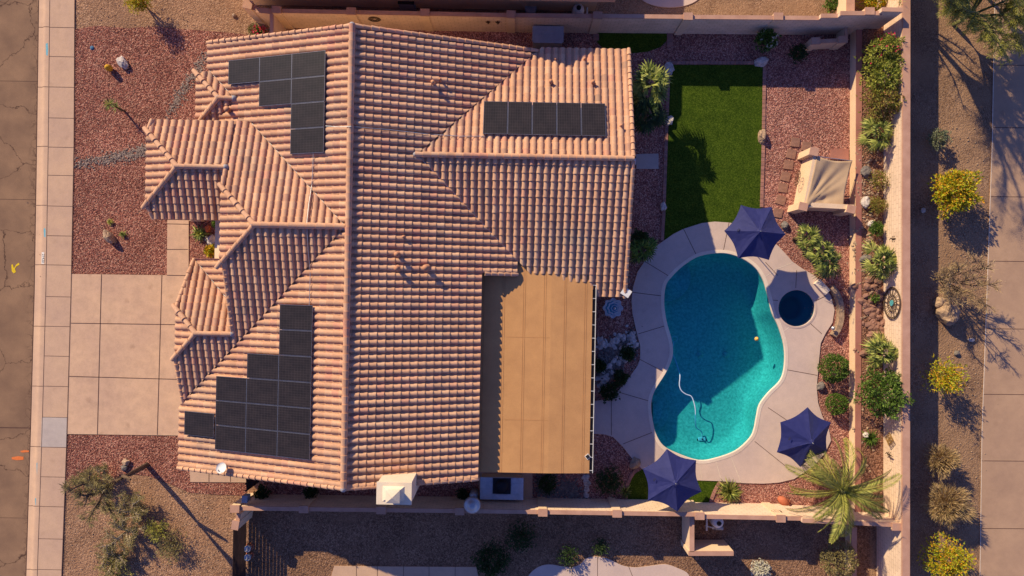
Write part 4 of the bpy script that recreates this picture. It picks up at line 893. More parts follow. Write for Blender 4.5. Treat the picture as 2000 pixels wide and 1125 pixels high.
# --- grey deck box by the top wall
a, b_ = P(1040, 49, 1.15), P(1101, 84, 1.15); o = thing('storage_box', 'grey storage box with a ridged lid against the top block wall', 'storage box', ((a.x + b_.x) / 2, (a.y + b_.y) / 2, 0))
w_, d_ = b_.x - a.x, a.y - b_.y
k = MB(); k.box((0, 0, .5), (w_ - .12, d_ - .1, 1.0)); k.build('box_body', M['grey_plastic'], o)
x, y = w_ / 2, d_ / 2; k = MB(); k.prism([(-x, y), (-x, -y + .1), (-x + .1, -y), (x - .1, -y), (x, -y + .1), (x, y)], 1.0, 1.10, .985); lid = k.build('lid', M['grey_plastic'], o)
k = MB(); [k.box((0, y * q, 1.106), (w_ - .2, .03, .012)) for q in (-.5, 0, .5)]; k.build('lid_ridge', M['grey_plastic'], lid)
# --- flat square panel on a bracket at the wing's eave
c0 = P(1223, 571, 2.9); o = thing('panel_antenna', 'flat lilac-white square panel on a bracket at the eave above the fountain', 'panel', (c0.x, c0.y, 2.8), R(-32))
k = MB(); k.box((0, 0, .1), (.44, .38, .05)); k.build('panel_face', M['white'], o)
k = MB(); k.tube([(-.1, 0, .08), (-.3, .1, -.1), (-.5, .2, -.15)], .02, 6); k.build('bracket', M['metal'], o)
c0 = P(1238, 315, 4.6); o = thing('floodlight', 'small white floodlight at the right end of the wing\'s ridge', 'floodlight', (c0.x, c0.y, 4.5))
k = MB(); k.box((0, 0, 0), (.16, .24, .12)); k.box((0.0, 0, .07), (.2, .28, .02)); k.build('lamp_housing', M['white'], o)
k = MB(); k.box((.085, 0, 0), (.012, .18, .1)); k.build('lens', M['dark'], o); k = MB(); k.tube([(-.3, 0, -.15), (-.05, 0, 0)], .025, 6); k.build('bracket', M['metal'], o)
# satellite dish on the garage roof
q = on_plane(441, 910, pW); o = thing('satellite_dish', 'small white satellite dish at the lower left corner of the roof', 'satellite dish', (q.x, q.y, q.z), R(20))
k = MB(); Tm = Matrix.Translation((0, 0, .42)) @ Matrix.Rotation(R(-28), 4, 'X')
b0 = MB(); b0.lathe([(.001, 0), (.1, .01), (.18, .035), (.25, .075), (.255, .085)], n=20); k.add([Tm @ Vector(v_) for v_ in b0.v], b0.f, True); k.build('dish', M['white'], o)
k = MB(); k.tube([(0, .1, 0), (0, .06, .35), Tm @ Vector((0, 0, -.01))], .022, 6); k.build('mast', M['metal'], o)
k = MB(); k.tube([Tm @ Vector((0, -.2, .03)), Tm @ Vector((0, -.22, .3))], .012, 5); k.tube([Tm @ Vector((0, -.22, .28)), Tm @ Vector((0, -.15, .34))], .03, 6); k.build('feed_arm', M['metal'], o)
k = MB(); k.box((0, .1, .06), (.3, .2, .03)); k.build('mount_plate', M['metal'], o)

# --- canvas-covered stucco enclosure
o = thing('covered_enclosure', 'tan canvas sheet stretched over a cream stucco equipment enclosure with a wall medallion', 'enclosure', (*P2(1615, 350, 0), 0))
hE = 1.35
tl, blp, brp, trp = P(1590, 296, hE), P(1569, 404, hE), P(1668, 409, hE), P(1668, 300, hE)
k = MB(); seg_box(k, tl, blp, .18, 0, hE, 1); e1 = k.build('enclosure_wall', M['stucco'], o, True)
k = MB(); seg_box(k, blp + Vector((0, -.0, 0)), brp, .24, 0, hE - .02, 1); k.build('enclosure_wall', M['stucco'], o, True)
for (px, py) in ((1588, 297), (1567, 404), (1660, 409)):
    c_ = P(px, py, hE); k = MB(); k.box((c_.x, c_.y, hE / 2 + .05), (.40, .36, hE + .1), R(-12)); k.build('corner_post', M['stucco'], o, True)
    k = MB(); k.box((c_.x, c_.y, hE + .12), (.44, .40, .05), R(-12)); k.build('post_cap', M['cap'], o, True)
A, B, C_, D_ = P(1595, 305, hE + .03), P(1665, 314, 1.15), P(1647, 408, 1.15), P(1572, 402, hE + .03)
k = MB(); vs = []; N = 26
for i in range(N + 1):
    for j in range(N + 1):
        u, v_ = i / N, j / N; p = A.lerp(B, u).lerp(D_.lerp(C_, u), v_)
        ex = 0.10 * math.sin(math.pi * u); ey = .14 * math.sin(math.pi * v_)
        p = p + (Vector((0, -ex * (1 - v_) * 1.2 + ex * v_ * .5, 0)) + Vector((-ey * u * .6 + ey * (1 - u) * .35, 0, 0)))
        # folds fan out of the lower left corner (u=0,v=1) and the upper right one
        an = math.atan2(1 - v_ + 1e-4, u + 1e-4); rr = math.hypot(u, 1 - v_)
        fold = .075 * math.sin(an * 15) * math.exp(-((an - .75) / .55) ** 2) * min(1, rr * 2) * max(0, 1.5 - rr) + .17 * math.exp(-((an - .72) / .08) ** 2) * min(1, rr * 3) * max(0, 1.35 - rr)
        fold += .022 * math.sin(u * 25 + v_ * 6) * (v_ ** 2) * (1 - u)
        sag = -.16 * math.sin(math.pi * u) * math.sin(math.pi * v_); p.z += sag + fold; vs.append(p)
f = [(i * (N + 1) + j, (i + 1) * (N + 1) + j, (i + 1) * (N + 1) + j + 1, i * (N + 1) + j + 1) for i in range(N) for j in range(N)]
k.add(vs, [q[::-1] for q in f], True); n0 = len(vs); cloth = k.build('canvas_sheet', M['tan_cloth'], o, True)
sm = cloth.modifiers.new('thick', 'SOLIDIFY'); sm.thickness = 0.012
k = MB()
mc = (tl.lerp(blp, .47)); u_ = (blp - tl).normalized(); nr = Vector((u_.y, -u_.x, 0)); nr = nr if nr.x < 0 else -nr
def medallion(k, c_, u_, nr, ru, rz_, w=.03, off=.02):
    for g in range(24):
        a0, a1 = 2 * math.pi * g / 24, 2 * math.pi * (g + 1) / 24
        k.tube([c_ + nr * off + u_ * ru * math.cos(a0) + Vector((0, 0, rz_ * math.sin(a0))), c_ + nr * off + u_ * ru * math.cos(a1) + Vector((0, 0, rz_ * math.sin(a1)))], w / 2, 4, False)
medallion(k, Vector((mc.x, mc.y, .75)), u_, nr, .38, .3, off=.33); medallion(k, Vector((mc.x, mc.y, .75)), u_, nr, .2, .14, off=.33)
for g in range(8):
    a0 = math.pi * g / 4; k.tube([Vector((mc.x, mc.y, .75)) + nr * .33 + u_ * .2 * math.cos(a0) + Vector((0, 0, .14 * math.sin(a0))), Vector((mc.x, mc.y, .75)) + nr * .33 + u_ * .38 * math.cos(a0) + Vector((0, 0, .3 * math.sin(a0)))], .012, 4)
k.build('wall_medallion', M['iron'], o, True)
for p0, p1 in ((A, B), (C_, D_)): k = MB(); k.tube([p0 + Vector((0, 0, -.02)), p1 + Vector((0, 0, -.02))], .02, 6); k.build('frame_pole', M['metal'], o, True)
tag(sheet('brick_pad', PL([(1621, 292), (1657, 291), (1657, 313), (1620, 311)]), [], .05, M['red_cap'], .06), 'small red brick pad behind the canvas-covered enclosure', 'brick pad', kind=None)
tag(sheet('paver_pad', PL([(1242, 301), (1286, 300), (1286, 330), (1243, 330)]), [], .03, M['pale_concrete'], .05), 'shaded grey paver pad beside the right wing of the house', 'paver pad')
for i, (x, y) in enumerate([(1553, 278), (1575, 286), (1545, 301), (1540, 322), (1534, 345), (1529, 367), (1525, 391), (1519, 416)]):
    q = P(x, y); k = MB(); s_ = .25
    k.prism([(-s_, -s_), (s_, -s_ + .01), (s_ - .01, s_), (-s_ + .01, s_ - .01)], 0, .05, .96)
    st = k.build('stepping_stone', M['flag']); st.location = q; st.rotation_euler = (0, 0, R(-12 + rnd.uniform(-6, 6)))
    tag(st, 'square brown stepping stone, %s of the eight left of the enclosure' % ('topmost', 'second from the top', 'third', 'fourth from the top', 'fifth from the top', 'sixth from the top', 'seventh from the top', 'lowest')[i], 'stepping stone', 'stepping stones in the pink gravel')
# curved flagstone ledge behind the spa and the waterfall slab
k = MB(); led = [(1620, 561), (1629, 572), (1636, 590), (1638, 608), (1637, 625), (1632, 642), (1624, 655)]
lw = [P(a, b_) for a, b_ in spline([(x, y, 0) for x, y in led], 3, False) for a, b_ in [(a, b_)]] if False else [P(q[0], q[1]) for q in spline([(x, y, 0) for x, y in led], 3, False)]
for p, q in zip(lw, lw[1:]):
    c_ = (p + q) / 2; d = q - p; k.box((c_.x, c_.y, .17), (d.length + .012, .26, .34 + rnd.uniform(0, .05)), math.atan2(d.y, d.x) + rnd.uniform(-.05, .05))
tag(k.build('stone_ledge', M['rock_tan']), 'curved flagstone ledge around the right side of the spa', 'stone ledge')
k = MB(); p, q = P(1598, 551, .3), P(1616, 570, .3); d = q - p; k.box(((p.x + q.x) / 2, (p.y + q.y) / 2, .15), (d.length + .1, .36, .3), math.atan2(d.y, d.x)); 
tag(k.build('waterfall_slab', M['coping']), 'pale rounded slab at the upper end of the spa ledge', 'stone slab')
c0 = P(1627, 641, .5); o = thing('garden_light', 'small metal garden light standing on the lower end of the spa ledge', 'garden light', (c0.x, c0.y, .34))
k = MB(); k.lathe([(.03, 0), (.03, .2), (.001, .2)], n=8); k.build('stem', M['metal'], o); k = MB(); k.lathe([(.11, .2), (.1, .22), (.001, .27)], n=12); k.build('lamp_cap', M['metal'], o)

# --- pool things: hose, cleaner, floater, drains
o = thing('pool_hose', 'light blue vacuum hose curling from the pool edge to the cleaner', 'pool hose', P(1328, 738, -.07))
hp = [(1316, 668, -.3), (1313, 688, -.22), (1320, 706, -.18), (1327, 728, -.13), (1328, 738, -.06), (1327, 752, -.06), (1331, 763, -.06), (1340, 770, -.06), (1350, 774, -.07), (1355, 785, -.08), (1358, 800, -.10), (1358, 822, -.16), (1360, 835, -.4), (1370, 843, -.9), (1371, 853, -1.05)]
hw = spline([tuple(P(a, b_, c_)) for a, b_, c_ in hp], 5, False)
k = MB(); k.tube(hw, .028, 7); M['hose'] = plain('hose', srgb(190, 206, 224), srgb(170, 190, 214), 20); k.build('hose_tube', M['hose'], o, True)
c0 = P(1371, 858, -1.06); o = thing('pool_cleaner', 'blue and white pool cleaner head on the pool floor at the end of the hose', 'pool cleaner', (c0.x, c0.y, c0.z - .12))
k = MB(); k.prism([(-.26, -.09), (.26, -.09), (.22, .11), (-.22, .11)], 0.02, .16, .7); k.build('cleaner_body', M['hose'], o)
for s_ in (-.2, .2): k = MB(); k.tube([(s_ - .05, -.04, .05), (s_ + .05, -.04, .05)], .07, 10); k.build('wheel', M['dark'], o)
k = MB(); k.tube([(0, 0, .12), (0, .06, .3)], .04, 8); k.build('hose_collar', M['dark'], o)
c0 = P(1478, 662, -.05); k = MB(); k.lathe([(.001, -.09), (.09, -.06), (.115, 0), (.09, .06), (.04, .09), (.035, .12), (.001, .12)], (c0.x, c0.y, -.06), 14)
tag(k.build('chlorine_floater', plain('floater', srgb(226, 176, 92), srgb(214, 160, 80))), 'small yellow ball floating on the pool near its right side', 'floater')
for px, lab in ((1367, 'left'), (1418, 'right')):
    zd = -pool_depth(*P2(px, 692.5)) - .01; c0 = P(px, 692.5, zd); k = MB(); k.lathe([(.17, -.02), (.17, .03), (.12, .05), (.001, .055)], (c0.x, c0.y, zd), 20)
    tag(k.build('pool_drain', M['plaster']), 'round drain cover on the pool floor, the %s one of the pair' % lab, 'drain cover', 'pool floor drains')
c0 = P(1318, 662, -.3); k = MB()
for g in range(20): k.tube([Vector((c0.x, c0.y, -.32)) + Vector((.15 * math.cos(2 * math.pi * (g + e) / 20), .15 * math.sin(2 * math.pi * (g + e) / 20), 0)) for e in (0, 1)], .012, 4, False)
tag(k.build('skimmer_ring', M['hose']), 'thin round skimmer ring under the water at the left waist of the pool', 'skimmer ring')

# --- decorations on the tall right wall and the top wall
def wall_frame(px, py, zt, face):    # a point on an inner wall face
    q = P(px, py, zt); return q
XW = P(1763, 560, 2.4).x - .012
def on_wall(py, z): q = P(1745, py, z); return Vector((XW, q.y, z))
U, NR = Vector((0, 1, 0)), Vector((-1, 0, 0))
o = thing('wall_medallion', 'large round iron medallion with a turquoise centre on the tall right wall', 'wall medallion', on_wall(592, 1.55))
k = MB(); c_ = on_wall(592, 1.55)
for ru in (.80, .74, .42, .2): medallion(k, c_, U, NR, ru, ru * .95 if ru < .7 else ru * .95, .05, .03)
for g in range(16):
    a0 = math.pi * g / 8; k.tube([c_ + NR * .03 + U * .42 * math.cos(a0) + Vector((0, 0, .4 * math.sin(a0))), c_ + NR * .03 + U * .76 * math.cos(a0 + .12) + Vector((0, 0, .72 * math.sin(a0 + .12)))], .02, 4)
    k.tube([c_ + NR * .03 + U * .2 * math.cos(a0) + Vector((0, 0, .2 * math.sin(a0))), c_ + NR * .03 + U * .42 * math.cos(a0 - .1) + Vector((0, 0, .4 * math.sin(a0 - .1)))], .018, 4)
k.build('iron_rings', M['iron'], o, True)
k = MB(); k.tube([c_, c_ + NR * .06], .15, 16); M['turq'] = plain('turq', srgb(60, 140, 150), srgb(90, 160, 160), 12); k.build('turquoise_boss', M['turq'], o, True)
def diamond(py, z, label):
    c_ = on_wall(py, z); k = MB(); M['gold'] = M.get('gold') or plain('gold', srgb(156, 118, 60), srgb(110, 80, 44), 14, rough=.5, metal=.3)
    for s_ in (.34, .24, .12):
        pts = [c_ + NR * .03 + U * s_ * a + Vector((0, 0, s_ * 1.1 * b_)) for a, b_ in ((1, 0), (0, 1), (-1, 0), (0, -1), (1, 0))]
        for p, q in zip(pts, pts[1:]): k.tube([p, q], .022, 4)
    for a, b_ in ((.5, .5), (-.5, .5), (.5, -.5), (-.5, -.5)): k.tube([c_ + NR * .03, c_ + NR * .03 + U * .34 * a + Vector((0, 0, .37 * b_))], .02, 4)
    tag(k.build('wall_ornament', M['gold']), label, 'wall ornament', 'diamond ornaments on the tall wall')
diamond(366, 1.55, 'gold diamond ornament on the tall wall, the one above the medallion'); diamond(858, 1.55, 'gold diamond ornament on the tall wall, the one below the medallion')
def gecko(c_, U_, N_, label, mat='iron', s_=.3):
    k = MB(); Z = Vector((0, 0, 1)); B_ = c_ + N_ * .03
    k.tube([B_ + Z * s_ * 1.0, B_ + Z * s_ * .5, B_ + Z * 0, B_ - Z * s_ * .5 + U_ * s_ * .2, B_ - Z * s_ * 1.0 - U_ * s_ * .1], [.02, .045, .055, .03, .01], 6)
    for a, z in ((.5, .35), (-.5, .35), (.5, -.15), (-.5, -.15)): k.tube([B_ + Z * s_ * z, B_ + Z * s_ * (z + .1) + U_ * s_ * a * .8, B_ + Z * s_ * (z + .35) + U_ * s_ * a], .016, 4)
    tag(k.build('wall_gecko', M[mat]), label, 'wall ornament', 'small lizard ornaments')
gecko(on_wall(467, 1.5), U, NR, 'small grey lizard ornament on the tall wall above the medallion'); gecko(on_wall(888, 1.5), U, NR, 'small grey lizard ornament on the tall wall below the lower diamond')
YWn = P(1000, 33.5, ZN).y - .01
for px, lab in ((953, 'the left one of two'), (972, 'the right one of two')):
    z = 1.35; q = P(px, 44, z); gecko(Vector((q.x, YWn, z)), Vector((1, 0, 0)), Vector((0, -1, 0)), 'dark cactus-shaped ornament on the top wall, %s' % lab, s_=.2)
q = P(731, 38, 1.5); k = MB(); c_ = Vector((q.x, P(731, 27.5, ZN).y - .02, 1.45))
for ru in (.3, .24, .12): medallion(k, c_, Vector((1, 0, 0)), Vector((0, -1, 0)), ru, ru, .03, .03)
for g in range(12): k.tube([c_ + Vector((.12 * math.cos(g * R(30)), -.03, .12 * math.sin(g * R(30)))), c_ + Vector((.28 * math.cos(g * R(30)), -.03, .28 * math.sin(g * R(30))))], .012, 4)
tag(k.build('wall_medallion', M['iron']), 'dark round sunburst plaque on the top wall above the roof ridge', 'wall medallion')
q = P(1518, 1001, 1.5); k = MB(); c_ = Vector((q.x, P(1518, 1008, ZN).y + .02, 1.4)); medallion(k, c_, Vector((1, 0, 0)), Vector((0, 1, 0)), .24, .2, .04, .03); medallion(k, c_, Vector((1, 0, 0)), Vector((0, 1, 0)), .12, .1, .04, .03)
tag(k.build('wall_medallion', M['iron']), 'small dark oval plaque on the bottom wall near the terracotta pot', 'wall medallion')

# --- fallen terracotta amphora
c0 = P(1531, 979, .2); o = thing('amphora', 'terracotta amphora lying on its side in the gravel by the bottom wall', 'pot', (c0.x, c0.y, .18), R(-35))
b0 = MB(); b0.lathe([(.001, -.34), (.1, -.33), (.2, -.18), (.22, 0), (.17, .18), (.09, .26), (.12, .34), (.10, .345), (.07, .27)], n=20)
k = MB(); RM = Matrix.Rotation(R(90), 4, 'Y'); k.add([RM @ Vector(v_) for v_ in b0.v], b0.f, True); k.build('pot_body', M['terracotta'], o)
for s_ in (-1, 1): k = MB(); k.tube([(.27, .09 * s_, 0), (.24, .2 * s_, 0), (.1, .2 * s_, 0)], .02, 6); k.build('pot_handle', M['terracotta'], o)

# --- gates
def gate(px0, py0, px1, py1, zt, name, label):
    p, q = P(px0, py0, zt), P(px1, py1, zt); o = thing(name, label, 'gate', (p.x, p.y, 0)); L_ = (q - p).length; u = (q - p).normalized()
    k = MB(); n = int(zt / .16)
    for i in range(n): 
        z = .08 + i * (zt - .1) / n; c_ = (p + q) / 2; k.box((c_.x, c_.y, z + .06), (L_, .035, .115), math.atan2(u.y, u.x))
    k.build('gate_boards', M['wood'], o, True)
    for t_ in (0.02, .5, .98):
        c_ = p.lerp(q, t_); k = MB(); k.box((c_.x - .05, c_.y, zt / 2), (.06, .06, zt), math.atan2(u.y, u.x)); k.build('gate_post', M['dark'], o, True)
gate(480, 932, 481, 960, 1.8, 'wooden_gate', 'dark slatted wooden gate between the garage and the lower wall')
gate(455, 1024, 452, 1250, 1.8, 'dark_gate', 'long dark wooden gate of the lower neighbour, at the bottom left')
for py, lab in ((1072, 'upper'), (1089, 'lower')):
    c0 = P(483, py, .3); o = thing('white_pot', 'small white round pot on red base by the dark gate, the %s one' % lab, 'pot', (c0.x, c0.y, 0), 0, 'white pots by the neighbour\'s gate')
    k = MB(); k.lathe([(.001, 0), (.12, 0), (.17, .3), (.18, .32), (.15, .32), (.12, .27), (.001, .27)], n=18); k.build('pot_body', M['white'], o)
    k = MB(); k.lathe([(.001, 0), (.2, 0), (.21, .04), (.15, .04)], (.03, .02, -.0), n=16); k.build('saucer', M['terracotta'], o)
c0 = P(478, 975, 1.9); o = thing('meter_box', 'small grey utility box on the wall end by the slatted gate', 'utility box', (c0.x, c0.y, 1.5))
k = MB(); k.box((0, 0, .2), (.26, .34, .42)); k.build('box_body', M['grey_plastic'], o); k = MB(); k.prism([(-.15, -.19), (.15, -.19), (.15, .19), (-.15, .19)], .41, .45, .9); k.build('box_lid', M['grey_plastic'], o)

# --- neighbours' pool pumps
def pump(px, py, label, rz=0):
    c0 = P(px, py, .9); o = thing('pool_filter', label, 'pool filter', (c0.x, c0.y, 0), rz)
    k = MB(); k.lathe([(.30, 0), (.31, .7), (.29, .85), (.2, .97), (.001, 1.02)], n=28); k.build('filter_tank', M['white'], o)
    k = MB(); k.lathe([(.325, .55), (.335, .58), (.335, .62), (.325, .65)], n=28); k.build('clamp_band', M['metal'], o)
    k = MB(); k.lathe([(.12, 1.0), (.12, 1.06), (.04, 1.08), (.04, 1.16), (.001, 1.17)], n=14); k.tube([(-.1, 0, 1.12), (.1, .05, 1.12)], .018, 5); k.build('filter_valve', M['dark'], o)
    k = MB(); k.tube([(-.48, .45, .5), (-.48, -.55, .5)], .05, 8); k.tube([(-.48, .3, .5), (-.3, .2, .5)], .04, 8); k.tube([(-.48, -.4, .2), (-.1, -.5, .2), (.3, -.5, .2)], .035, 8); k.build('pipe', M['white'], o)
    k = MB(); k.tube([(.05, -.5, .2), (.45, -.5, .2)], .12, 12); k.box((.2, -.5, .04), (.5, .26, .08)); k.build('pump_motor', M['metal'], o)
pump(1403, 1021, 'round white pool filter and pump inside the L-shaped pink wall')
pump(1130, 17, 'blue-grey pool filter and pipes at the top edge, above the block wall', R(180))
c0 = P(1036, 22); k = MB(); k.lathe([(.001, 0), (.3, 0), (.32, .5), (.30, .52), (.001, .52)], (c0.x, c0.y, 0), 20); tag(k.build('round_planter', M['grey_plastic']), 'dim blue-grey round planter left of the upper neighbour\'s pool filter', 'planter')
c0 = P(795, 4, .5); o = thing('grey_bin', 'dark grey rounded bin at the top edge above the block wall', 'bin', (c0.x, c0.y, 0)); k = MB(); k.prism([(-.42, -.25), (.42, -.25), (.45, .2), (-.45, .2)], 0, .8, .94); k.build('bin_body', M['grey_plastic'], o); k = MB(); k.box((0, -.02, .83), (.84, .46, .06)); k.build('bin_lid', M['dark'], o)

# --- street marks
def mark(name, pts, z, mat, label):
    tag(sheet(name, PL(pts), [], z, mat), label, 'paint mark')
py_ = paint('paint_yellow', srgb(226, 190, 30)); pb_ = paint('paint_blue', srgb(120, 180, 190)); po_ = paint('paint_orange', srgb(226, 120, 60)); pw_ = paint('paint_white', srgb(240, 230, 216))
mark('paint_mark', [(19, 517), (22, 516), (24, 524), (29, 516), (34, 513), (35, 517), (29, 520), (26, 525), (28, 531), (24, 534), (20, 530)], -.112, py_, 'yellow spray-painted mark on the asphalt')
mark('paint_mark', [(20, 894), (32, 892), (43, 893), (43, 899), (30, 900), (20, 898)], -.112, po_, 'larger orange spray-painted dash on the asphalt near the kerb')
mark('paint_mark', [(36, 882), (45, 880), (54, 881), (53, 884), (40, 885)], -.112, po_, 'thin orange spray-painted dash on the asphalt')
mark('paint_mark', [(90, 86), (94, 84), (95, 96), (94, 109), (91, 108)], .036, pb_, 'faded blue paint on the kerb at the top left')
mark('paint_mark', [(86, 447), (89, 445), (91, 455), (90, 464), (87, 462)], .034, pb_, 'faded blue paint on the kerb above the house number')
mark('paint_mark', [(72, 905), (76, 900), (77, 925), (73, 930)], .030, pb_, 'long pale turquoise paint streak on the kerb at the lower left')
mark('paint_mark', [(69, 973), (75, 971), (76, 984), (70, 987)], .028, pb_, 'bright turquoise paint patch on the kerb at the bottom left')
pa, pb2 = P(82.2, 493, 0), P(88.6, 516, 0); zk = .032
sheet_o = sheet('house_number', PL([(82.4, 492.5), (88.9, 492.7), (88.0, 515.6), (81.6, 515.3)]), [], zk, pw_); tag(sheet_o, 'white painted house number block on the kerb', 'house number')
tc = bpy.data.curves.new('digits', 'FONT'); tc.body = '21420'; tc.size = .19; tc.align_x = 'CENTER'; tc.align_y = 'CENTER'; tc.extrude = 0
to = bpy.data.objects.new('digits_tmp', tc); COL.objects.link(to); bpy.context.view_layer.update()
dm = bpy.data.meshes.new_from_object(to.evaluated_get(bpy.context.evaluated_depsgraph_get())); bpy.data.objects.remove(to)
q = (pa + pb2) / 2; dm.transform(Matrix.Translation((q.x, q.y, zk + .004)) @ Matrix.Rotation(R(-91), 4, 'Z')); dm.materials.clear(); dm.materials.append(M['dark'])
do = bpy.data.objects.new('digits', dm); COL.objects.link(do); do.parent = sheet_o
c0 = P(180, 93.5); k = MB(); k.lathe([(.001, .02), (.1, .02), (.11, .0)], (c0.x, c0.y, .01), 16); tag(k.build('utility_lid', plain('blue_lid', srgb(70, 110, 140))), 'small round blue utility lid in the red gravel', 'utility lid')

# --- neighbour's house to the north, which throws its shadow over the top edge of the yard
o = thing('neighbour_house', 'neighbour\'s gabled tile-roofed house beyond the top edge, seen only by its shadow', 'house', (0.2, 18, 0))
k = MB(); x0, x1, xm, y0, y1 = -14.5, 4.68, -0.26, 13.86, 26
vs = []
k.add([(x0, y0, 3.4), (x1, y0, 3.35), (x1, y1, 3.35), (x0, y1, 3.4), (-5.2, y0, 3.6), (-5.2, y1, 3.6), (xm, y0, 5.65), (xm, y1, 5.65), (x0, y0, 3.2), (x1, y0, 3.1), (x1, y1, 3.1), (x0, y1, 3.2)],
      [(0, 4, 5, 3), (4, 6, 7, 5), (6, 1, 2, 7), (8, 11, 10, 9), (0, 8, 9, 1, 6, 4), (3, 5, 7, 2, 10, 11), (0, 3, 11, 8), (1, 9, 10, 2)])
k.build('roof', M['roof_tile'], o, True)
k = MB(); k.box(((x0 + x1) / 2, (y0 + y1) / 2 + .3, 1.58), (x1 - x0 - 1.2, y1 - y0 - 1.0, 3.14)); k.build('wall', M['stucco'], o, True)
# ================================================================ ROCKS
def rock_mesh(name, rx, ry, rz_, seed, mat, sub=3, rough=.32):
    bm = bmesh.new(); bmesh.ops.create_icosphere(bm, subdivisions=sub, radius=1)
    for v_ in bm.verts:
        n_ = v_.co.normalized(); d = noise.noise(n_ * 1.3 + Vector((seed, 0, 0))) * rough + noise.noise(n_ * 3.4 + Vector((0, seed, 0))) * rough * .45
        q = n_ * (1 + d); q = Vector((round(q.x * 5) / 5 * .35 + q.x * .65, round(q.y * 5) / 5 * .35 + q.y * .65, round(q.z * 5) / 5 * .3 + q.z * .7))
        v_.co = Vector((q.x * rx, q.y * ry, q.z * rz_ + rz_ * .55))
    me = bpy.data.meshes.new(name); bm.to_mesh(me); bm.free(); me.materials.append(mat); return me
def rock(px, py, rx, ry, rz_, rot, mat, label, z=0, group=None, name='boulder', seed=None):
    p = P(px, py, z + rz_ * .5); me = rock_mesh(name, rx, ry, rz_, seed or px * .37, M[mat]); o = bpy.data.objects.new(name, me); COL.objects.link(o)
    o.location = (p.x, p.y, z - rz_ * .15); o.rotation_euler = (0, 0, R(rot)); return tag(o, label, 'rock', group)
rock(239, 122, .24, .36, .22, 35, 'rock_white', 'white boulder in the red gravel near the golden barrel cactus')
rock(212, 462, .20, .42, .34, 40, 'rock_tan', 'pointed tan boulder in the red front gravel')
rock(1307, 134, .24, .34, .25, 10, 'rock_white', 'pale boulder at the top left corner of the long lawn')
rock(1307, 236, .2, .28, .2, -30, 'rock_white', 'pale boulder on the left lawn edge, level with the palm')
rock(1487, 120, .38, .26, .25, 20, 'rock_white', 'pale boulder at the top right corner of the long lawn')
rock(1489, 265, .2, .38, .26, 0, 'rock_tan', 'tan upright boulder on the right edge of the long lawn')
rock(1296, 403, .16, .24, .16, 0, 'rock_white', 'small pale boulder on the lower left edge of the long lawn')
rock(1533, 440, .2, .22, .16, 0, 'rock_grey', 'small grey rock beside the upper parasol and the palm cluster')
rock(1603, 754, .2, .26, .2, -20, 'rock_grey', 'grey rock at the deck edge between the two round shrubs')
rock(1240, 905, .26, .34, .2, -40, 'rock_tan', 'tan rock at the tip of the dark turf, left of the lower parasol')
rock(1852, 612, .5, .62, .6, 25, 'rock_tan', 'large craggy tan boulder in the alley dirt')
rock(1835, 592, .3, .34, .3, -10, 'rock_tan', 'smaller craggy boulder at the upper left of the large alley boulder')
rock(1869, 690, .14, .14, .12, 0, 'rock_grey', 'small grey stone in the alley dirt above the orange shrub')
rock(1897, 664, .16, .1, .1, 0, 'rock_white', 'small pale stone near the edge of the alley path')
rock(1803, 411, .12, .14, .1, 0, 'rock_white', 'small pale stone in the wall\'s shadow left of the yellow-green shrub')
rock(246, 903, .2, .17, .16, 0, 'rock_tan', 'cream stone at the top of the bare desert tree in the lower left')
rock(243, 914, .16, .15, .14, 30, 'rock_grey', 'grey stone just below the cream one near the bare desert tree')
rock(457, 30, .1, .1, .08, 0, 'rock_tan', 'small stone in the upper neighbour\'s gravel left of the wall stub')
rock(415, 470, .28, .3, .22, 20, 'rock_white', 'large pale stone in the entry planting bed')
rock(424, 490, .14, .34, .16, -10, 'rock_white', 'narrow pale stone at the right edge of the entry planting bed')
rock(405, 447, .16, .18, .14, 0, 'terracotta', 'reddish stone between the plants of the entry bed')
rock(404, 466, .14, .16, .12, 0, 'rock_grey', 'small grey stone in the entry planting bed')
rock(1690, 505, .3, .2, .2, 20, 'rock_grey', 'grey rock at the foot of the fan palm in the planting bed', .66)
rock(1691, 395, .2, .3, .24, 0, 'rock_white', 'pale rock left of the round tuft in the planting bed', .66)
rock(1703, 438, .2, .2, .18, 0, 'rock_white', 'pale rock above the small green tuft in the planting bed', .66)
rock(1692, 335, .26, .3, .2, 0, 'rock_grey', 'grey rock by the sparse bush in the planting bed', .66)
rock(1692, 850, .16, .16, .14, 0, 'rock_white', 'small white stone below the big round bush in the planting bed', .66)
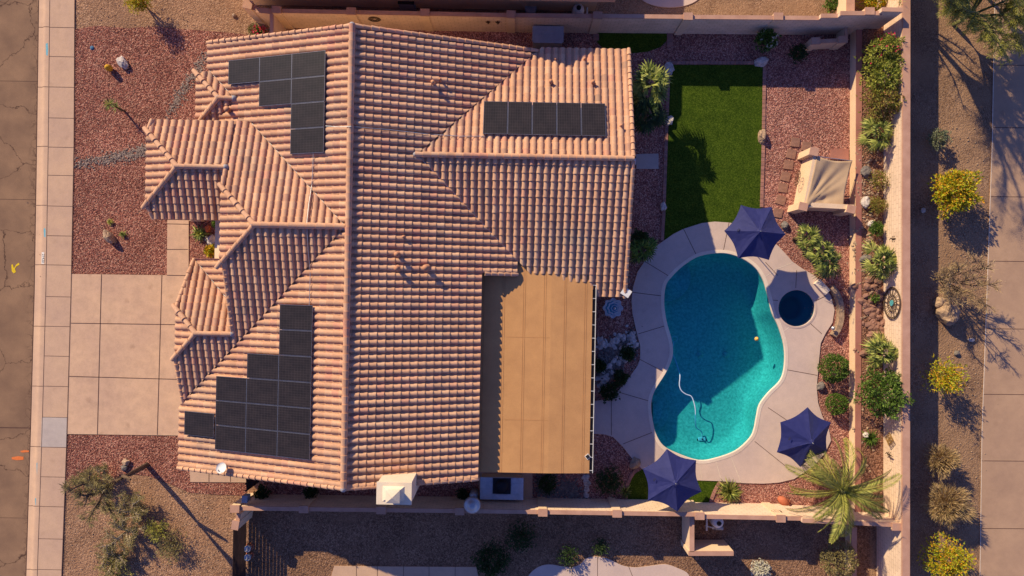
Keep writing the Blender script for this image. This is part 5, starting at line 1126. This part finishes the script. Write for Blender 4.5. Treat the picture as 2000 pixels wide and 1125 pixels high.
# loose stones: dry stream bed in the front, the wet-looking bed by the pool, the rubble in the raised bed
def scatter(name, label, path, width, count, smin, smax, mat, z=0.0, seed=1, cat='stones', poly=None):
    r_ = random.Random(seed); mb = MB(); P0 = [P(a, b_, z) for a, b_ in path]
    base = []
    bm = bmesh.new(); bmesh.ops.create_icosphere(bm, subdivisions=1, radius=1); bv = [v_.co.copy() for v_ in bm.verts]; bf = [tuple(v_.index for v_ in f_.verts) for f_ in bm.faces]; bm.free()
    for _ in range(count):
        i = r_.randrange(len(P0) - 1); c_ = P0[i].lerp(P0[i + 1], r_.random()) + Vector((r_.gauss(0, width), r_.gauss(0, width), 0))
        s_ = r_.uniform(smin, smax); sx_, sy_, sz_ = s_ * r_.uniform(.7, 1.3), s_ * r_.uniform(.6, 1.1), s_ * r_.uniform(.4, .7); a = r_.uniform(0, 6.3)
        vs = []
        for v_ in bv:
            k_ = 1 + r_.uniform(-.18, .18); x, y = v_.x * sx_ * k_, v_.y * sy_ * k_
            vs.append((c_.x + x * math.cos(a) - y * math.sin(a), c_.y + x * math.sin(a) + y * math.cos(a), z + v_.z * sz_ * k_ + sz_ * .3))
        mb.add(vs, bf)
    o = mb.build(name, M[mat]); return tag(o, label, cat, kind='stuff')
scatter('river_stones', 'band of small grey river stones across the red front gravel', [(400, 110), (385, 140), (365, 165), (350, 190), (330, 222)], .16, 620, .02, .055, 'river', seed=2)
scatter('river_stones', 'lower band of grey river stones running to the sidewalk', [(290, 290), (265, 298), (235, 306), (200, 312), (150, 322)], .17, 900, .02, .06, 'river', seed=3)
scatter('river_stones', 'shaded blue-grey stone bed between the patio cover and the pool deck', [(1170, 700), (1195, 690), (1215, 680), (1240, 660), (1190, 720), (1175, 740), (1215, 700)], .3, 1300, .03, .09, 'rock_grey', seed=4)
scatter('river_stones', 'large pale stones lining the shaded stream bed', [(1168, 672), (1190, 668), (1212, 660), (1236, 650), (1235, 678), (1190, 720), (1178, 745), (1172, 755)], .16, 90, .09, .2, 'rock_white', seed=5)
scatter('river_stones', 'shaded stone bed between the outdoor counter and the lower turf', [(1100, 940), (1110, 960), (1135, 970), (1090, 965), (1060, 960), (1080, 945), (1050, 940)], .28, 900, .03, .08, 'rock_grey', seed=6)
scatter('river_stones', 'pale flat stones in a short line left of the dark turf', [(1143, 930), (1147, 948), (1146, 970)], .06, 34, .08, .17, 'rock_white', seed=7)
scatter('rubble', 'flat broken rubble stones in the planting bed beside the medallion', [(1695, 545), (1715, 585), (1690, 610), (1725, 610), (1700, 640), (1722, 650), (1705, 668), (1695, 680)], .3, 130, .10, .24, 'flag', .66, 8)
scatter('rubble', 'scattered small stones in the upper part of the planting bed', [(1690, 310), (1700, 350), (1690, 400), (1700, 450), (1690, 500), (1700, 540), (1700, 650), (1700, 900)], .4, 420, .03, .1, 'rock_tan', .66, 9)
scatter('loose_gravel', 'loose larger chips strewn over the red front gravel', [(150, 60), (390, 80), (160, 200), (370, 150), (280, 240), (160, 400), (270, 350), (150, 520), (320, 520), (230, 430)], 1.2, 1500, .015, .035, 'red_chip' if 'red_chip' in M else 'flag', 0, 10)
scatter('loose_gravel', 'loose larger chips strewn over the pink back yard gravel', [(1510, 180), (1650, 200), (1500, 250), (1640, 280), (1500, 380), (1640, 480), (1620, 700), (1640, 840), (1500, 970)], .9, 900, .015, .035, 'flag', 0, 11)
scatter('loose_gravel', 'loose pebbles strewn over the alley dirt', [(1800, 200), (1900, 300), (1850, 450), (1890, 520), (1870, 700), (1890, 860), (1850, 1000), (1790, 600)], 1.0, 700, .015, .05, 'rock_tan', 0, 12)
scatter('loose_gravel', 'pebbles strewn over the tan gravel at the lower left', [(130, 1000), (430, 980), (350, 1100), (150, 1110), (420, 1080), (250, 1050)], 1.2, 900, .015, .035, 'rock_tan', 0, 13)

# ================================================================ PLANTS
class Leaves:
    def __init__(s, seed): s.r = random.Random(seed); s.mb = MB()
    def leaf(s, p, d, l, w, droop=0.0):
        """one folded leaf blade from p along d"""
        d = d.normalized(); up = Vector((s.r.gauss(0, .5), s.r.gauss(0, .5), 1)); sd_ = d.cross(up)
        if sd_.length < 1e-3: sd_ = Vector((1, 0, 0))
        sd_ = sd_.normalized() * w / 2; m_ = p + d * l * .5 + Vector((0, 0, -droop * .3)); e = p + d * l + Vector((0, 0, -droop))
        s.mb.add([p, m_ - sd_, e, m_ + sd_], [(0, 1, 2, 3)])
def crown_leaves(L_, c_, rx, ry, rz_, n, leaf, w, lump=.28, shell=.55, seed=0.0, up=.5, spread=1.0):
    for _ in range(n):
        u = Vector((L_.r.gauss(0, 1), L_.r.gauss(0, 1), L_.r.gauss(0, 1)))
        if u.length < .01: continue
        u.normalize()
        if u.z < -.35: u.z = -u.z
        k_ = 1 + lump * noise.noise(u * 2.1 + Vector((seed, seed, 0))) * 2 + lump * .6 * noise.noise(u * 5 + Vector((seed, 0, 3)))
        rr = k_ * (shell + (1 - shell) * L_.r.random() ** .6)
        if noise.noise(u * 3.3 + Vector((5, seed, 1))) < -.38 and rr > .7: rr *= .72
        p = c_ + Vector((u.x * rx * rr, u.y * ry * rr, u.z * rz_ * rr))
        d0 = (u + Vector((L_.r.gauss(0, .6), L_.r.gauss(0, .6), L_.r.gauss(0, .4) + up * .4)) * spread).normalized()
        for q in range(3):
            d = (d0 + Vector((L_.r.gauss(0, .6), L_.r.gauss(0, .6), L_.r.gauss(0, .5))) * spread).normalized()
            L_.leaf(p, d, leaf * L_.r.uniform(.6, 1.3), w * L_.r.uniform(.7, 1.2))
def shrub(px, py, r_, h, label, mat='leaf_green', n=900, leaf=.10, w=.045, z=0.0, name='shrub', group=None, ry=None, lump=.28, cat='shrub', shell=.5, stems=True, extra=None, seed=None, spread=1.0):
    c0 = P(px, py, z + h * .55); sd0 = seed or (px * 1.7 + py); o = thing(name, label, cat, (c0.x, c0.y, z), 0, group)
    L_ = Leaves(sd0); crown_leaves(L_, Vector((0, 0, h * .52)), r_, ry or r_, h * .5, n, leaf, w, lump, shell, sd0 * .13, spread=spread); L_.mb.build('foliage', M[mat], o)
    if extra:
        E_ = Leaves(sd0 + 1); crown_leaves(E_, Vector((0, 0, h * .58)), r_ * 1.02, (ry or r_) * 1.02, h * .5, extra[1], leaf, w, lump, .85, sd0 * .13); E_.mb.build(extra[2], M[extra[0]], o)
    if stems:
        k = MB(); q = random.Random(sd0)
        for _ in range(7):
            a = q.uniform(0, 6.3); e = Vector((math.cos(a) * r_ * q.uniform(.3, .7), math.sin(a) * r_ * q.uniform(.3, .7), h * q.uniform(.5, .8)))
            k.tube([(0, 0, 0), e * .5 + Vector((0, 0, h * .1)), e], [.035, .022, .01], 5)
        k.build('stems', M['bark'], o)
    return o
gb = 'bushes in the raised planting bed'
shrub(1722, 103, .82, 1.9, 'pink-tipped green bush at the top of the planting bed', n=1100, leaf=.14, w=.05, z=.66, group=gb, extra=('petal_red', 40, 'flowers'), mat='leaf_bright')
shrub(1722, 150, .9, 1.9, 'light green bush second from the top of the planting bed', n=1200, leaf=.14, w=.05, z=.66, group=gb, mat='leaf_bright')
shrub(1724, 200, .86, 1.8, 'olive-green bush third from the top of the planting bed', n=1100, leaf=.14, w=.05, z=.66, group=gb, mat='leaf_olive')
shrub(1724, 768, 1.1, 2.1, 'large round green bush in the lower part of the planting bed', n=1900, leaf=.16, w=.05, z=.66, group=gb)
shrub(1717, 352, .5, .8, 'sparse olive bush in the planting bed beside the upper diamond ornament', 'leaf_olive', 330, .1, .03, z=.66, group=gb, shell=.3)
shrub(1713, 401, .38, .6, 'round dark tuft in the planting bed beside the enclosure corner', 'leaf_olive', 420, .14, .025, z=.66, group=gb, name='grass_tuft', cat='grass tuft')
shrub(1711, 446, .34, .6, 'small bright green tuft in the planting bed below the round dark tuft', 'leaf_green', 300, .12, .04, z=.66, group=gb)
shrub(1708, 582, .2, .4, 'tiny bright green plant among the rubble beside the medallion', 'leaf_green', 110, .1, .04, z=.66, group=gb)
shrub(1497, 78, .48, 1.2, 'leafy green bush at the top wall, right of the long lawn', 'leaf_green', 480, .14, .07, extra=('petal_pale', 40, 'pale_leaves'))
shrub(1559, 104, .42, .9, 'dark shaded bush beside the corner garden wall', 'leaf_dark', 420, .1, .05)
shrub(1629, 719, .72, 1.2, 'larger clipped round bush at the right side of the pool deck', 'leaf_green', 1700, .09, .04, lump=.07, shell=.8, group='clipped round bushes by the deck')
shrub(1634, 789, .54, .9, 'smaller clipped round bush at the right side of the pool deck', 'leaf_green', 1100, .08, .04, lump=.07, shell=.8, group='clipped round bushes by the deck')
shrub(1833, 272, .5, .9, 'grey-green low bush in the alley at the wall\'s shadow edge', 'leaf_grey', 700, .09, .04)
ga = 'flowering bushes along the alley'
shrub(1861, 376, 1.12, 1.8, 'yellow-green bush with orange flowers in the alley, uppermost', 'leaf_yellow', 2000, .15, .06, group=ga, shell=.3)
shrub(1843, 738, .95, 1.9, 'sparse orange-flowered bush in the middle of the alley', 'leaf_yellow', 850, .14, .045, group=ga, shell=.2, lump=.5)
shrub(1848, 1095, 1.15, 1.7, 'bright yellow-green bush at the bottom of the alley', 'leaf_yellow', 1500, .13, .05, group=ga, shell=.4)
gd_ = 'dry tan bushes in the alley'
shrub(1837, 899, .66, 1.3, 'upper dry tan bush in the alley, the smaller of two', 'leaf_dry', 1500, .26, .028, group=gd_, shell=.25, spread=.35)
shrub(1850, 985, .88, 1.5, 'lower dry tan bush in the alley, the larger of two', 'leaf_dry', 2300, .30, .028, group=gd_, shell=.25, spread=.35)
shrub(1640, 1093, .92, 1.1, 'round tan-green bush at the bottom edge below the date palm', 'leaf_desert', 1500, .08, .04, lump=.1, shell=.75)
shrub(960, 1093, .85, 1.1, 'dark shaded round bush at the bottom edge, left of the neighbour\'s patio', 'leaf_dark', 1300, .1, .05)
shrub(1018, 1050, .8, .9, 'large dim bush in the lower neighbour\'s shaded gravel', 'leaf_dark', 700, .1, .04, shell=.2)
shrub(1172, 1068, .45, .6, 'low dim bush in the lower neighbour\'s gravel above the curved patio', 'leaf_dark', 250, .1, .04, shell=.2)
shrub(1110, 1085, .6, .7, 'wide dim bush touching the curved patio of the lower neighbour', 'leaf_dark', 350, .1, .04, shell=.2)
shrub(1486, 1112, .5, .5, 'pale cream-flowered low plant at the bottom edge', 'petal_pale', 520, .08, .06, shell=.6)
shrub(1626, 9, .38, .7, 'small green bush at the top edge above the wall', 'leaf_green', 420, .1, .05)
shrub(1712, 2, .9, 1.1, 'yellow-green bush of the neighbour at the top edge beside the tall wall', 'leaf_yellow', 900, .12, .05, ry=.5)
shrub(271, 3, .6, 1.5, 'golden-green bush at the top edge of the front yard', 'leaf_yellow', 700, .14, .035, shell=.2)
shrub(512, 963, .34, .9, 'dark bush in the narrow lower side yard, near the gate', 'leaf_dark', 380, .1, .05)
shrub(607, 962, .3, .9, 'dark bush in the narrow lower side yard against the second pillar', 'leaf_dark', 300, .1, .05)
shrub(904, 966, .26, .8, 'dark bush in the lower side yard beside the patio heater', 'leaf_dark', 220, .1, .05)
shrub(1248, 470, .5, 1.5, 'dark feathery bush against the house wall, left of the lawn\'s lower end', 'leaf_dark', 500, .2, .04, shell=.2)
shrub(1226, 690, .36, .5, 'dark green plant in the shaded stream bed, upper', 'leaf_dark', 320, .12, .05, group='plants in the shaded stream bed')
shrub(1170, 715, .34, .5, 'dark green plant in the shaded stream bed, by the patio cover', 'leaf_dark', 300, .12, .05, group='plants in the shaded stream bed')
shrub(1190, 765, .48, .5, 'wide dark green plant at the lower end of the shaded stream bed', 'leaf_dark', 420, .12, .05, group='plants in the shaded stream bed')
shrub(1213, 738, .36, .45, 'dark green plant in the shaded stream bed touching the deck', 'leaf_dark', 300, .12, .05, group='plants in the shaded stream bed')
shrub(1190, 938, .72, 1.0, 'dim feathery bush left of the lower dark turf', 'leaf_dark', 700, .14, .03, shell=.2)
shrub(1068, 945, .5, .6, 'dim low bush right of the outdoor counter', 'leaf_dark', 350, .12, .04)
shrub(411, 490, .26, .5, 'bright yellow-green plant in the entry bed', 'leaf_yellow', 260, .14, .07)
shrub(425, 437, .22, .5, 'small dark green plant at the top of the entry bed', 'leaf_green', 160, .12, .06)
shrub(510, 66, .36, .9, 'bush with bright pink-red flowers behind the top left corner of the roof', 'leaf_green', 240, .12, .06, extra=('petal_red', 90, 'flowers'))
shrub(495, 58, .3, .6, 'dry greenish bush left of the pink-flowered bush', 'leaf_desert', 200, .1, .04)
shrub(335, 1065, .9, .7, 'sprawling olive bush on the tan gravel, lower left', 'leaf_desert', 620, .12, .025, shell=.1)
shrub(305, 1035, .62, .7, 'yellowish low bush just above the sprawling olive one', 'leaf_palo', 380, .11, .03, shell=.15)
shrub(225, 1110, .9, .6, 'flat olive bush at the bottom left edge', 'leaf_palo', 420, .12, .025, shell=.1)
def spiky(px, py, n, l, label, mat, w=.05, z=0, name='agave', up=.8, group=None, cat='agave', seed=None):
    c0 = P(px, py, z + l * .4); o = thing(name, label, cat, (c0.x, c0.y, z), 0, group); L_ = Leaves(seed or px + py)
    for i in range(n):
        a = i * 2.4; e = R(12 + 70 * (i / n)) ; d = Vector((math.cos(a) * math.cos(e), math.sin(a) * math.cos(e), math.sin(e) * up)); pts = []
        ll = l * L_.r.uniform(.8, 1.15); s_ = Vector((-math.sin(a), math.cos(a), 0)) * w / 2; p1 = d * ll * .5 + Vector((0, 0, .04)); p2 = d * ll - Vector((0, 0, ll * .16))
        L_.mb.add([s_ * .7, -s_ * .7, p1 - s_ * 1.1, p1 + s_ * 1.1, p2], [(0, 1, 2, 3), (3, 2, 4)])
    L_.mb.build('leaves', M[mat], o); k = MB(); k.lathe([(l * .12, 0), (l * .12, l * .15), (.001, l * .25)], n=8); k.build('core', M['bark'], o); return o
spiky(214, 434, 26, .26, 'small yellow-green agave above the tan boulder in the front', 'leaf_palo')
spiky(239, 458, 22, .3, 'small dark green agave right of the tan boulder in the front', 'leaf_palm')
spiky(388, 456, 40, .62, 'fan-leaved agave at the left of the entry bed', 'leaf_palm', .09)
spiky(1427, 962, 120, .85, 'grey-green spiky agave on the gravel below the pool deck', 'leaf_palm', .06, group=None)
spiky(1222, 962, 34, .5, 'sunlit small agave at the edge of the lower dark turf', 'leaf_palm', .05)
spiky(1702, 858, 60, .6, 'small dark agave in the planting bed below the large round bush', 'leaf_green', .06, z=.66)
# yucca on a stem in the front yard
c0 = P(238, 215, 0); o = thing('yucca', 'thin yucca with a tuft of leaves in the red front gravel', 'yucca', (c0.x + .15, c0.y - .05, 0))
k = MB(); k.tube([(0, 0, 0), (-.05, .02, .6), (-.02, .0, 1.3)], [.06, .045, .04], 7); k.build('trunk', M['bark'], o); L_ = Leaves(5)
for zc, nn_ in ((1.35, 70), (.7, 26)):
    for i in range(nn_):
        d = Vector((L_.r.gauss(0, 1), L_.r.gauss(0, 1), L_.r.gauss(.2, .6))).normalized(); L_.leaf(Vector((-.03, 0, zc)), d, .36 * L_.r.uniform(.7, 1.2), .035)
L_.mb.build('leaves', M['leaf_palm'], o)
# barrel cactus
c0 = P(213, 133, .2); o = thing('barrel_cactus', 'golden barrel cactus in the red front gravel', 'cactus', (c0.x, c0.y, 0))
k = MB(); k.lathe([(.09, 0, 0), (.15, .12, .05), (.165, .26, .06), (.13, .4, .06), (.05, .47, .02), (.001, .48, 0)], n=60, lobes=15); k.build('cactus_body', M['yellow_spines'], o)

# --- fan palms
def fan_palm(px, py, h, r_, n, label, mat='leaf_palm', z=0.0, seed=1, skew=(0, 0), group='fan palms', lean=None):
    c0 = P(px, py, z + h); o = thing('fan_palm', label, 'palm', (c0.x, c0.y, z), 0, group); q = random.Random(seed)
    k = MB(); k.tube([(0, 0, 0), (.02, .02, h * .5), (0, 0, h)], [.17, .14, .15], 9); k.build('trunk', M['bark'], o)
    L_ = MB(); PT = MB()
    n = int(n * .62)
    for i in range(n):
        a = i * 2.39996 + q.uniform(-.2, .2); e = R(q.uniform(-25, 75)) if i < n * .75 else R(q.uniform(60, 88)); pl_ = r_ * q.uniform(.35, .68)
        d = Vector((math.cos(a) * math.cos(e), math.sin(a) * math.cos(e), math.sin(e) * .8)); b0 = Vector((skew[0] * q.random(), skew[1] * q.random(), h)); hub = b0 + d * pl_ + Vector((0, 0, .05))
        PT.tube([b0, hub], [.014, .01], 4)
        s_ = Vector((-math.sin(a), math.cos(a), 0)); up = d.cross(s_).normalized() * -1; nf = 13; fl = r_ * q.uniform(.5, .7)
        for j in range(nf):
            t_ = (j / (nf - 1) - .5) * R(195); dd = (d * math.cos(t_) + s_ * math.sin(t_)).normalized(); dd.z -= .12
            sw = Vector((-dd.y, dd.x, 0)); sw = (sw.normalized() if sw.length > .01 else s_) * .034 * (r_ / .9) ; l = fl * (1 - .25 * abs(t_) / 1.7) * q.uniform(.9, 1.1)
            p1 = hub + dd * l * .55; p2 = hub + dd * l - Vector((0, 0, l * q.uniform(.15, .5)))
            L_.add([hub, p1 - sw, p2, p1 + sw], [(0, 1, 2, 3)])
    L_.build('fronds', M[mat], o); PT.build('leaf_stalks', M['green_bark'], o); return o
fan_palm(1265, 168, 2.1, 1.2, 44, 'large sunlit fan palm between the right wing and the lawn', seed=3)
fan_palm(1262, 222, 1.9, 1.05, 34, 'shaded fan palm just below the large sunlit one', 'leaf_dark', seed=4)
fan_palm(1253, 487, 1.5, .85, 24, 'shaded fan palm by the house where the pool deck begins', 'leaf_green', seed=5)
fan_palm(1574, 465, 1.3, .8, 18, 'bright upper left palm of the cluster right of the top parasol', seed=6)
fan_palm(1600, 492, 1.6, .95, 22, 'middle palm of the cluster right of the top parasol', 'leaf_palm', seed=7)
fan_palm(1615, 515, 1.3, .85, 20, 'lower right palm of the cluster beside the spa', 'leaf_palm', seed=8)
fan_palm(1712, 260, .8, .95, 34, 'dark-hearted fan palm in the planting bed below the three upper bushes', 'leaf_palm', .66, 9)
fan_palm(1715, 508, 1.0, 1.0, 36, 'fan palm in the planting bed between the enclosure and the spa', 'leaf_palm', .66, 10)
fan_palm(1718, 688, 1.0, .95, 34, 'fan palm in the planting bed right above the large round bush', 'leaf_palm', .66, 11)

# --- date palm, lower right
def date_palm():
    h = 2.7; c0 = P(1642, 957, h); o = thing('date_palm', 'large date palm with long feathery fronds in the lower right corner', 'palm', (c0.x, c0.y, 0)); q = random.Random(21)
    k = MB(); pts = [(0, 0, 0)]; rr = [.3]
    for i in range(1, 14): pts.append((0, 0, h * i / 13)); rr.append(.24 + .04 * (i % 2))
    k.tube(pts, rr, 12); k.build('trunk', M['bark'], o); NF = 29
    for i in range(NF):
        a = i * 2.39996 + q.uniform(-.3, .3); t0 = i / NF; e0 = R(8 + 62 * t0 + q.uniform(-8, 8)); l = q.uniform(2.9, 3.8) * (1 - .22 * t0)
        fr = MB(); p = Vector((0, 0, h - .05)); pts = [p.copy()]; el = e0; n = 16; az = a
        for j in range(n):
            el -= R(4.2 + 3.4 * (1 - t0)) ; az += R(.8 * (1 if i % 2 else -1)); p = p + Vector((math.cos(az) * math.cos(el), math.sin(az) * math.cos(el), math.sin(el))) * l / n; pts.append(p.copy())
        fr.tube(pts, [.025 * (1 - j / (n + 1)) + .004 for j in range(n + 1)], 4)
        tw = q.uniform(-1.1, 1.1)
        for j in range(2, n + 1):
            d = (pts[j] - pts[j - 1]).normalized(); s0 = d.cross(Vector((0, 0, 1))).normalized(); u0 = s0.cross(d)
            for g in range(4):
                b0 = pts[j - 1].lerp(pts[j], g / 4); tt = (j - 1 + g / 4) / n; ll = .47 * math.sin(math.pi * min(1, .12 + tt * .86)) ** .6 * q.uniform(.85, 1.1)
                for sg in (-1, 1):
                    sd_ = (s0 * sg * math.cos(tw * sg + .25) + u0 * math.sin(.25 + tw * sg)) ; dd = (sd_ * .7 + d * .75).normalized(); wv = d * .022
                    e = b0 + dd * ll - Vector((0, 0, .12 * ll)); m_ = b0 + dd * ll * .5; fr.add([b0, m_ - wv, e, m_ + wv], [(0, 1, 2, 3)])
        fr.build('frond', M['leaf_date'], o)
    k = MB(); k.lathe([(.1, h - .1), (.22, h + .0), (.16, h + .22), (.001, h + .4)], n=10); k.build('crown_heart', M['green_bark'], o)
date_palm()

# --- desert trees: limbs with feathery twigs
def desert_tree(base, h, spread, label, mat, seed, limbs=7, tufts=9, cdir=(0, 0), bark='bark', name='desert_tree', cut=.3, leafl=.16, dens=16, trunk_r=.13):
    o = thing(name, label, 'tree', (base[0], base[1], 0)); q = random.Random(seed); k = MB(); L_ = Leaves(seed); lm = MB()
    top = Vector((cdir[0] * .3, cdir[1] * .3, h * cut)); k.tube([(0, 0, 0), top * .5 + Vector((.05, 0, 0)), top], [trunk_r * 1.1, trunk_r, trunk_r * .9], 9); k.build('trunk', M[bark], o)
    for i in range(limbs):
        a = 2 * math.pi * i / limbs + q.uniform(-.4, .4); ln = spread * q.uniform(.6, 1.05); e = top + Vector((math.cos(a) * ln + cdir[0], math.sin(a) * ln + cdir[1], h * q.uniform(.35, .7)))
        m_ = top.lerp(e, .5) + Vector((q.gauss(0, .15), q.gauss(0, .15), h * .12)); pts = spline([tuple(top), tuple(m_), tuple(e)], 5, False); lm.tube(pts, [trunk_r * .6 * (1 - j / (len(pts))) + .012 for j in range(len(pts))], 6)
        for t_ in range(tufts):
            s_ = q.uniform(.3, 1.0); b0 = Vector(pts[int(s_ * (len(pts) - 1))]); a2 = a + q.gauss(0, .9); tl_ = q.uniform(.35, .9) * spread * .45
            e2 = b0 + Vector((math.cos(a2) * tl_, math.sin(a2) * tl_, q.uniform(-.1, .5) * tl_)); lm.tube([b0, b0.lerp(e2, .5) + Vector((0, 0, .06)), e2], [.022, .014, .006], 4)
            for _ in range(dens):
                s2 = q.uniform(.25, 1.05); p = b0.lerp(e2, s2) + Vector((q.gauss(0, .05), q.gauss(0, .05), q.gauss(0, .04))); d = (e2 - b0).normalized() + Vector((q.gauss(0, .6), q.gauss(0, .6), q.gauss(.1, .4)))
                L_.leaf(p, d, leafl * q.uniform(.6, 1.5), .022)
    lm.build('limbs', M[bark], o); L_.mb.build('crown', M[mat], o); return o
b0 = P2(287, 908); o = desert_tree(b0, 4.3, 1.15, 'feathery desert tree with a long trunk shadow in the lower left yard', 'leaf_desert', 31, 9, 16, (.2, -.1), dens=30, cut=.72, trunk_r=.125, leafl=.16)
k = MB(); k.tube([(0, 0, 2.2), (.45, .1, 2.7), (.75, .05, 2.9)], [.1, .08, .05], 8); k.build('broken_limb', M['bark'], o)
for px, py, hh, sp, sd0, lab in ((268, 985, 1.1, .8, 41, 'upper grey-brown feathery bush below the desert tree'), (252, 1035, 1.2, 1.0, 42, 'middle grey-brown feathery bush with pale stems, lower left'), (232, 1082, 1.0, .8, 43, 'lowest grey-brown feathery bush near the bottom left edge'), (205, 935, 1.0, .8, 44, 'grey-brown feathery bush left of the desert tree, by the sidewalk')):
    b0 = P2(px, py); desert_tree(b0, hh, sp, lab, 'leaf_desert', sd0, 10, 12, bark='dry_stem', name='desert_bush', dens=26, cut=.12, trunk_r=.035, leafl=.12)
b0 = P2(1862, 48); desert_tree(b0, 3.8, 2.5, 'yellow-green palo verde tree over the alley at the top right', 'leaf_palo', 32, 13, 26, (.1, -.05), 'green_bark', 'palo_verde', dens=50, cut=.3, leafl=.2, trunk_r=.10)
b0 = P2(1915, -20); desert_tree(b0, 4.0, 2.4, 'second palo verde tree at the very top right corner, over the path', 'leaf_palo', 33, 12, 26, (.3, -.4), 'green_bark', 'palo_verde', dens=50, cut=.3, leafl=.2, trunk_r=.10)
b0 = P2(1765, -25, .66); desert_tree(b0, 3.4, 1.5, 'small palo verde reaching over the corner of the tall wall', 'leaf_palo', 35, 9, 9, (-.3, -.3), 'green_bark', 'palo_verde', dens=16, cut=.3, leafl=.16, trunk_r=.06)
b0 = P2(1700, -60); desert_tree(b0, 8.0, 3.4, 'tall palo verde beyond the top edge throwing branch shadows over the alley', 'leaf_palo', 36, 12, 22, (.3, .2), 'green_bark', 'palo_verde', dens=26, cut=.5, leafl=.26, trunk_r=.16)
b0 = P2(1825, 545); desert_tree(b0, 3.1, 1.3, 'leafless twiggy bush in the alley casting a fine shadow above the boulder', 'leaf_dry', 34, 12, 16, (.3, -.2), 'bark', 'twiggy_bush', dens=14, cut=.1, trunk_r=.03)
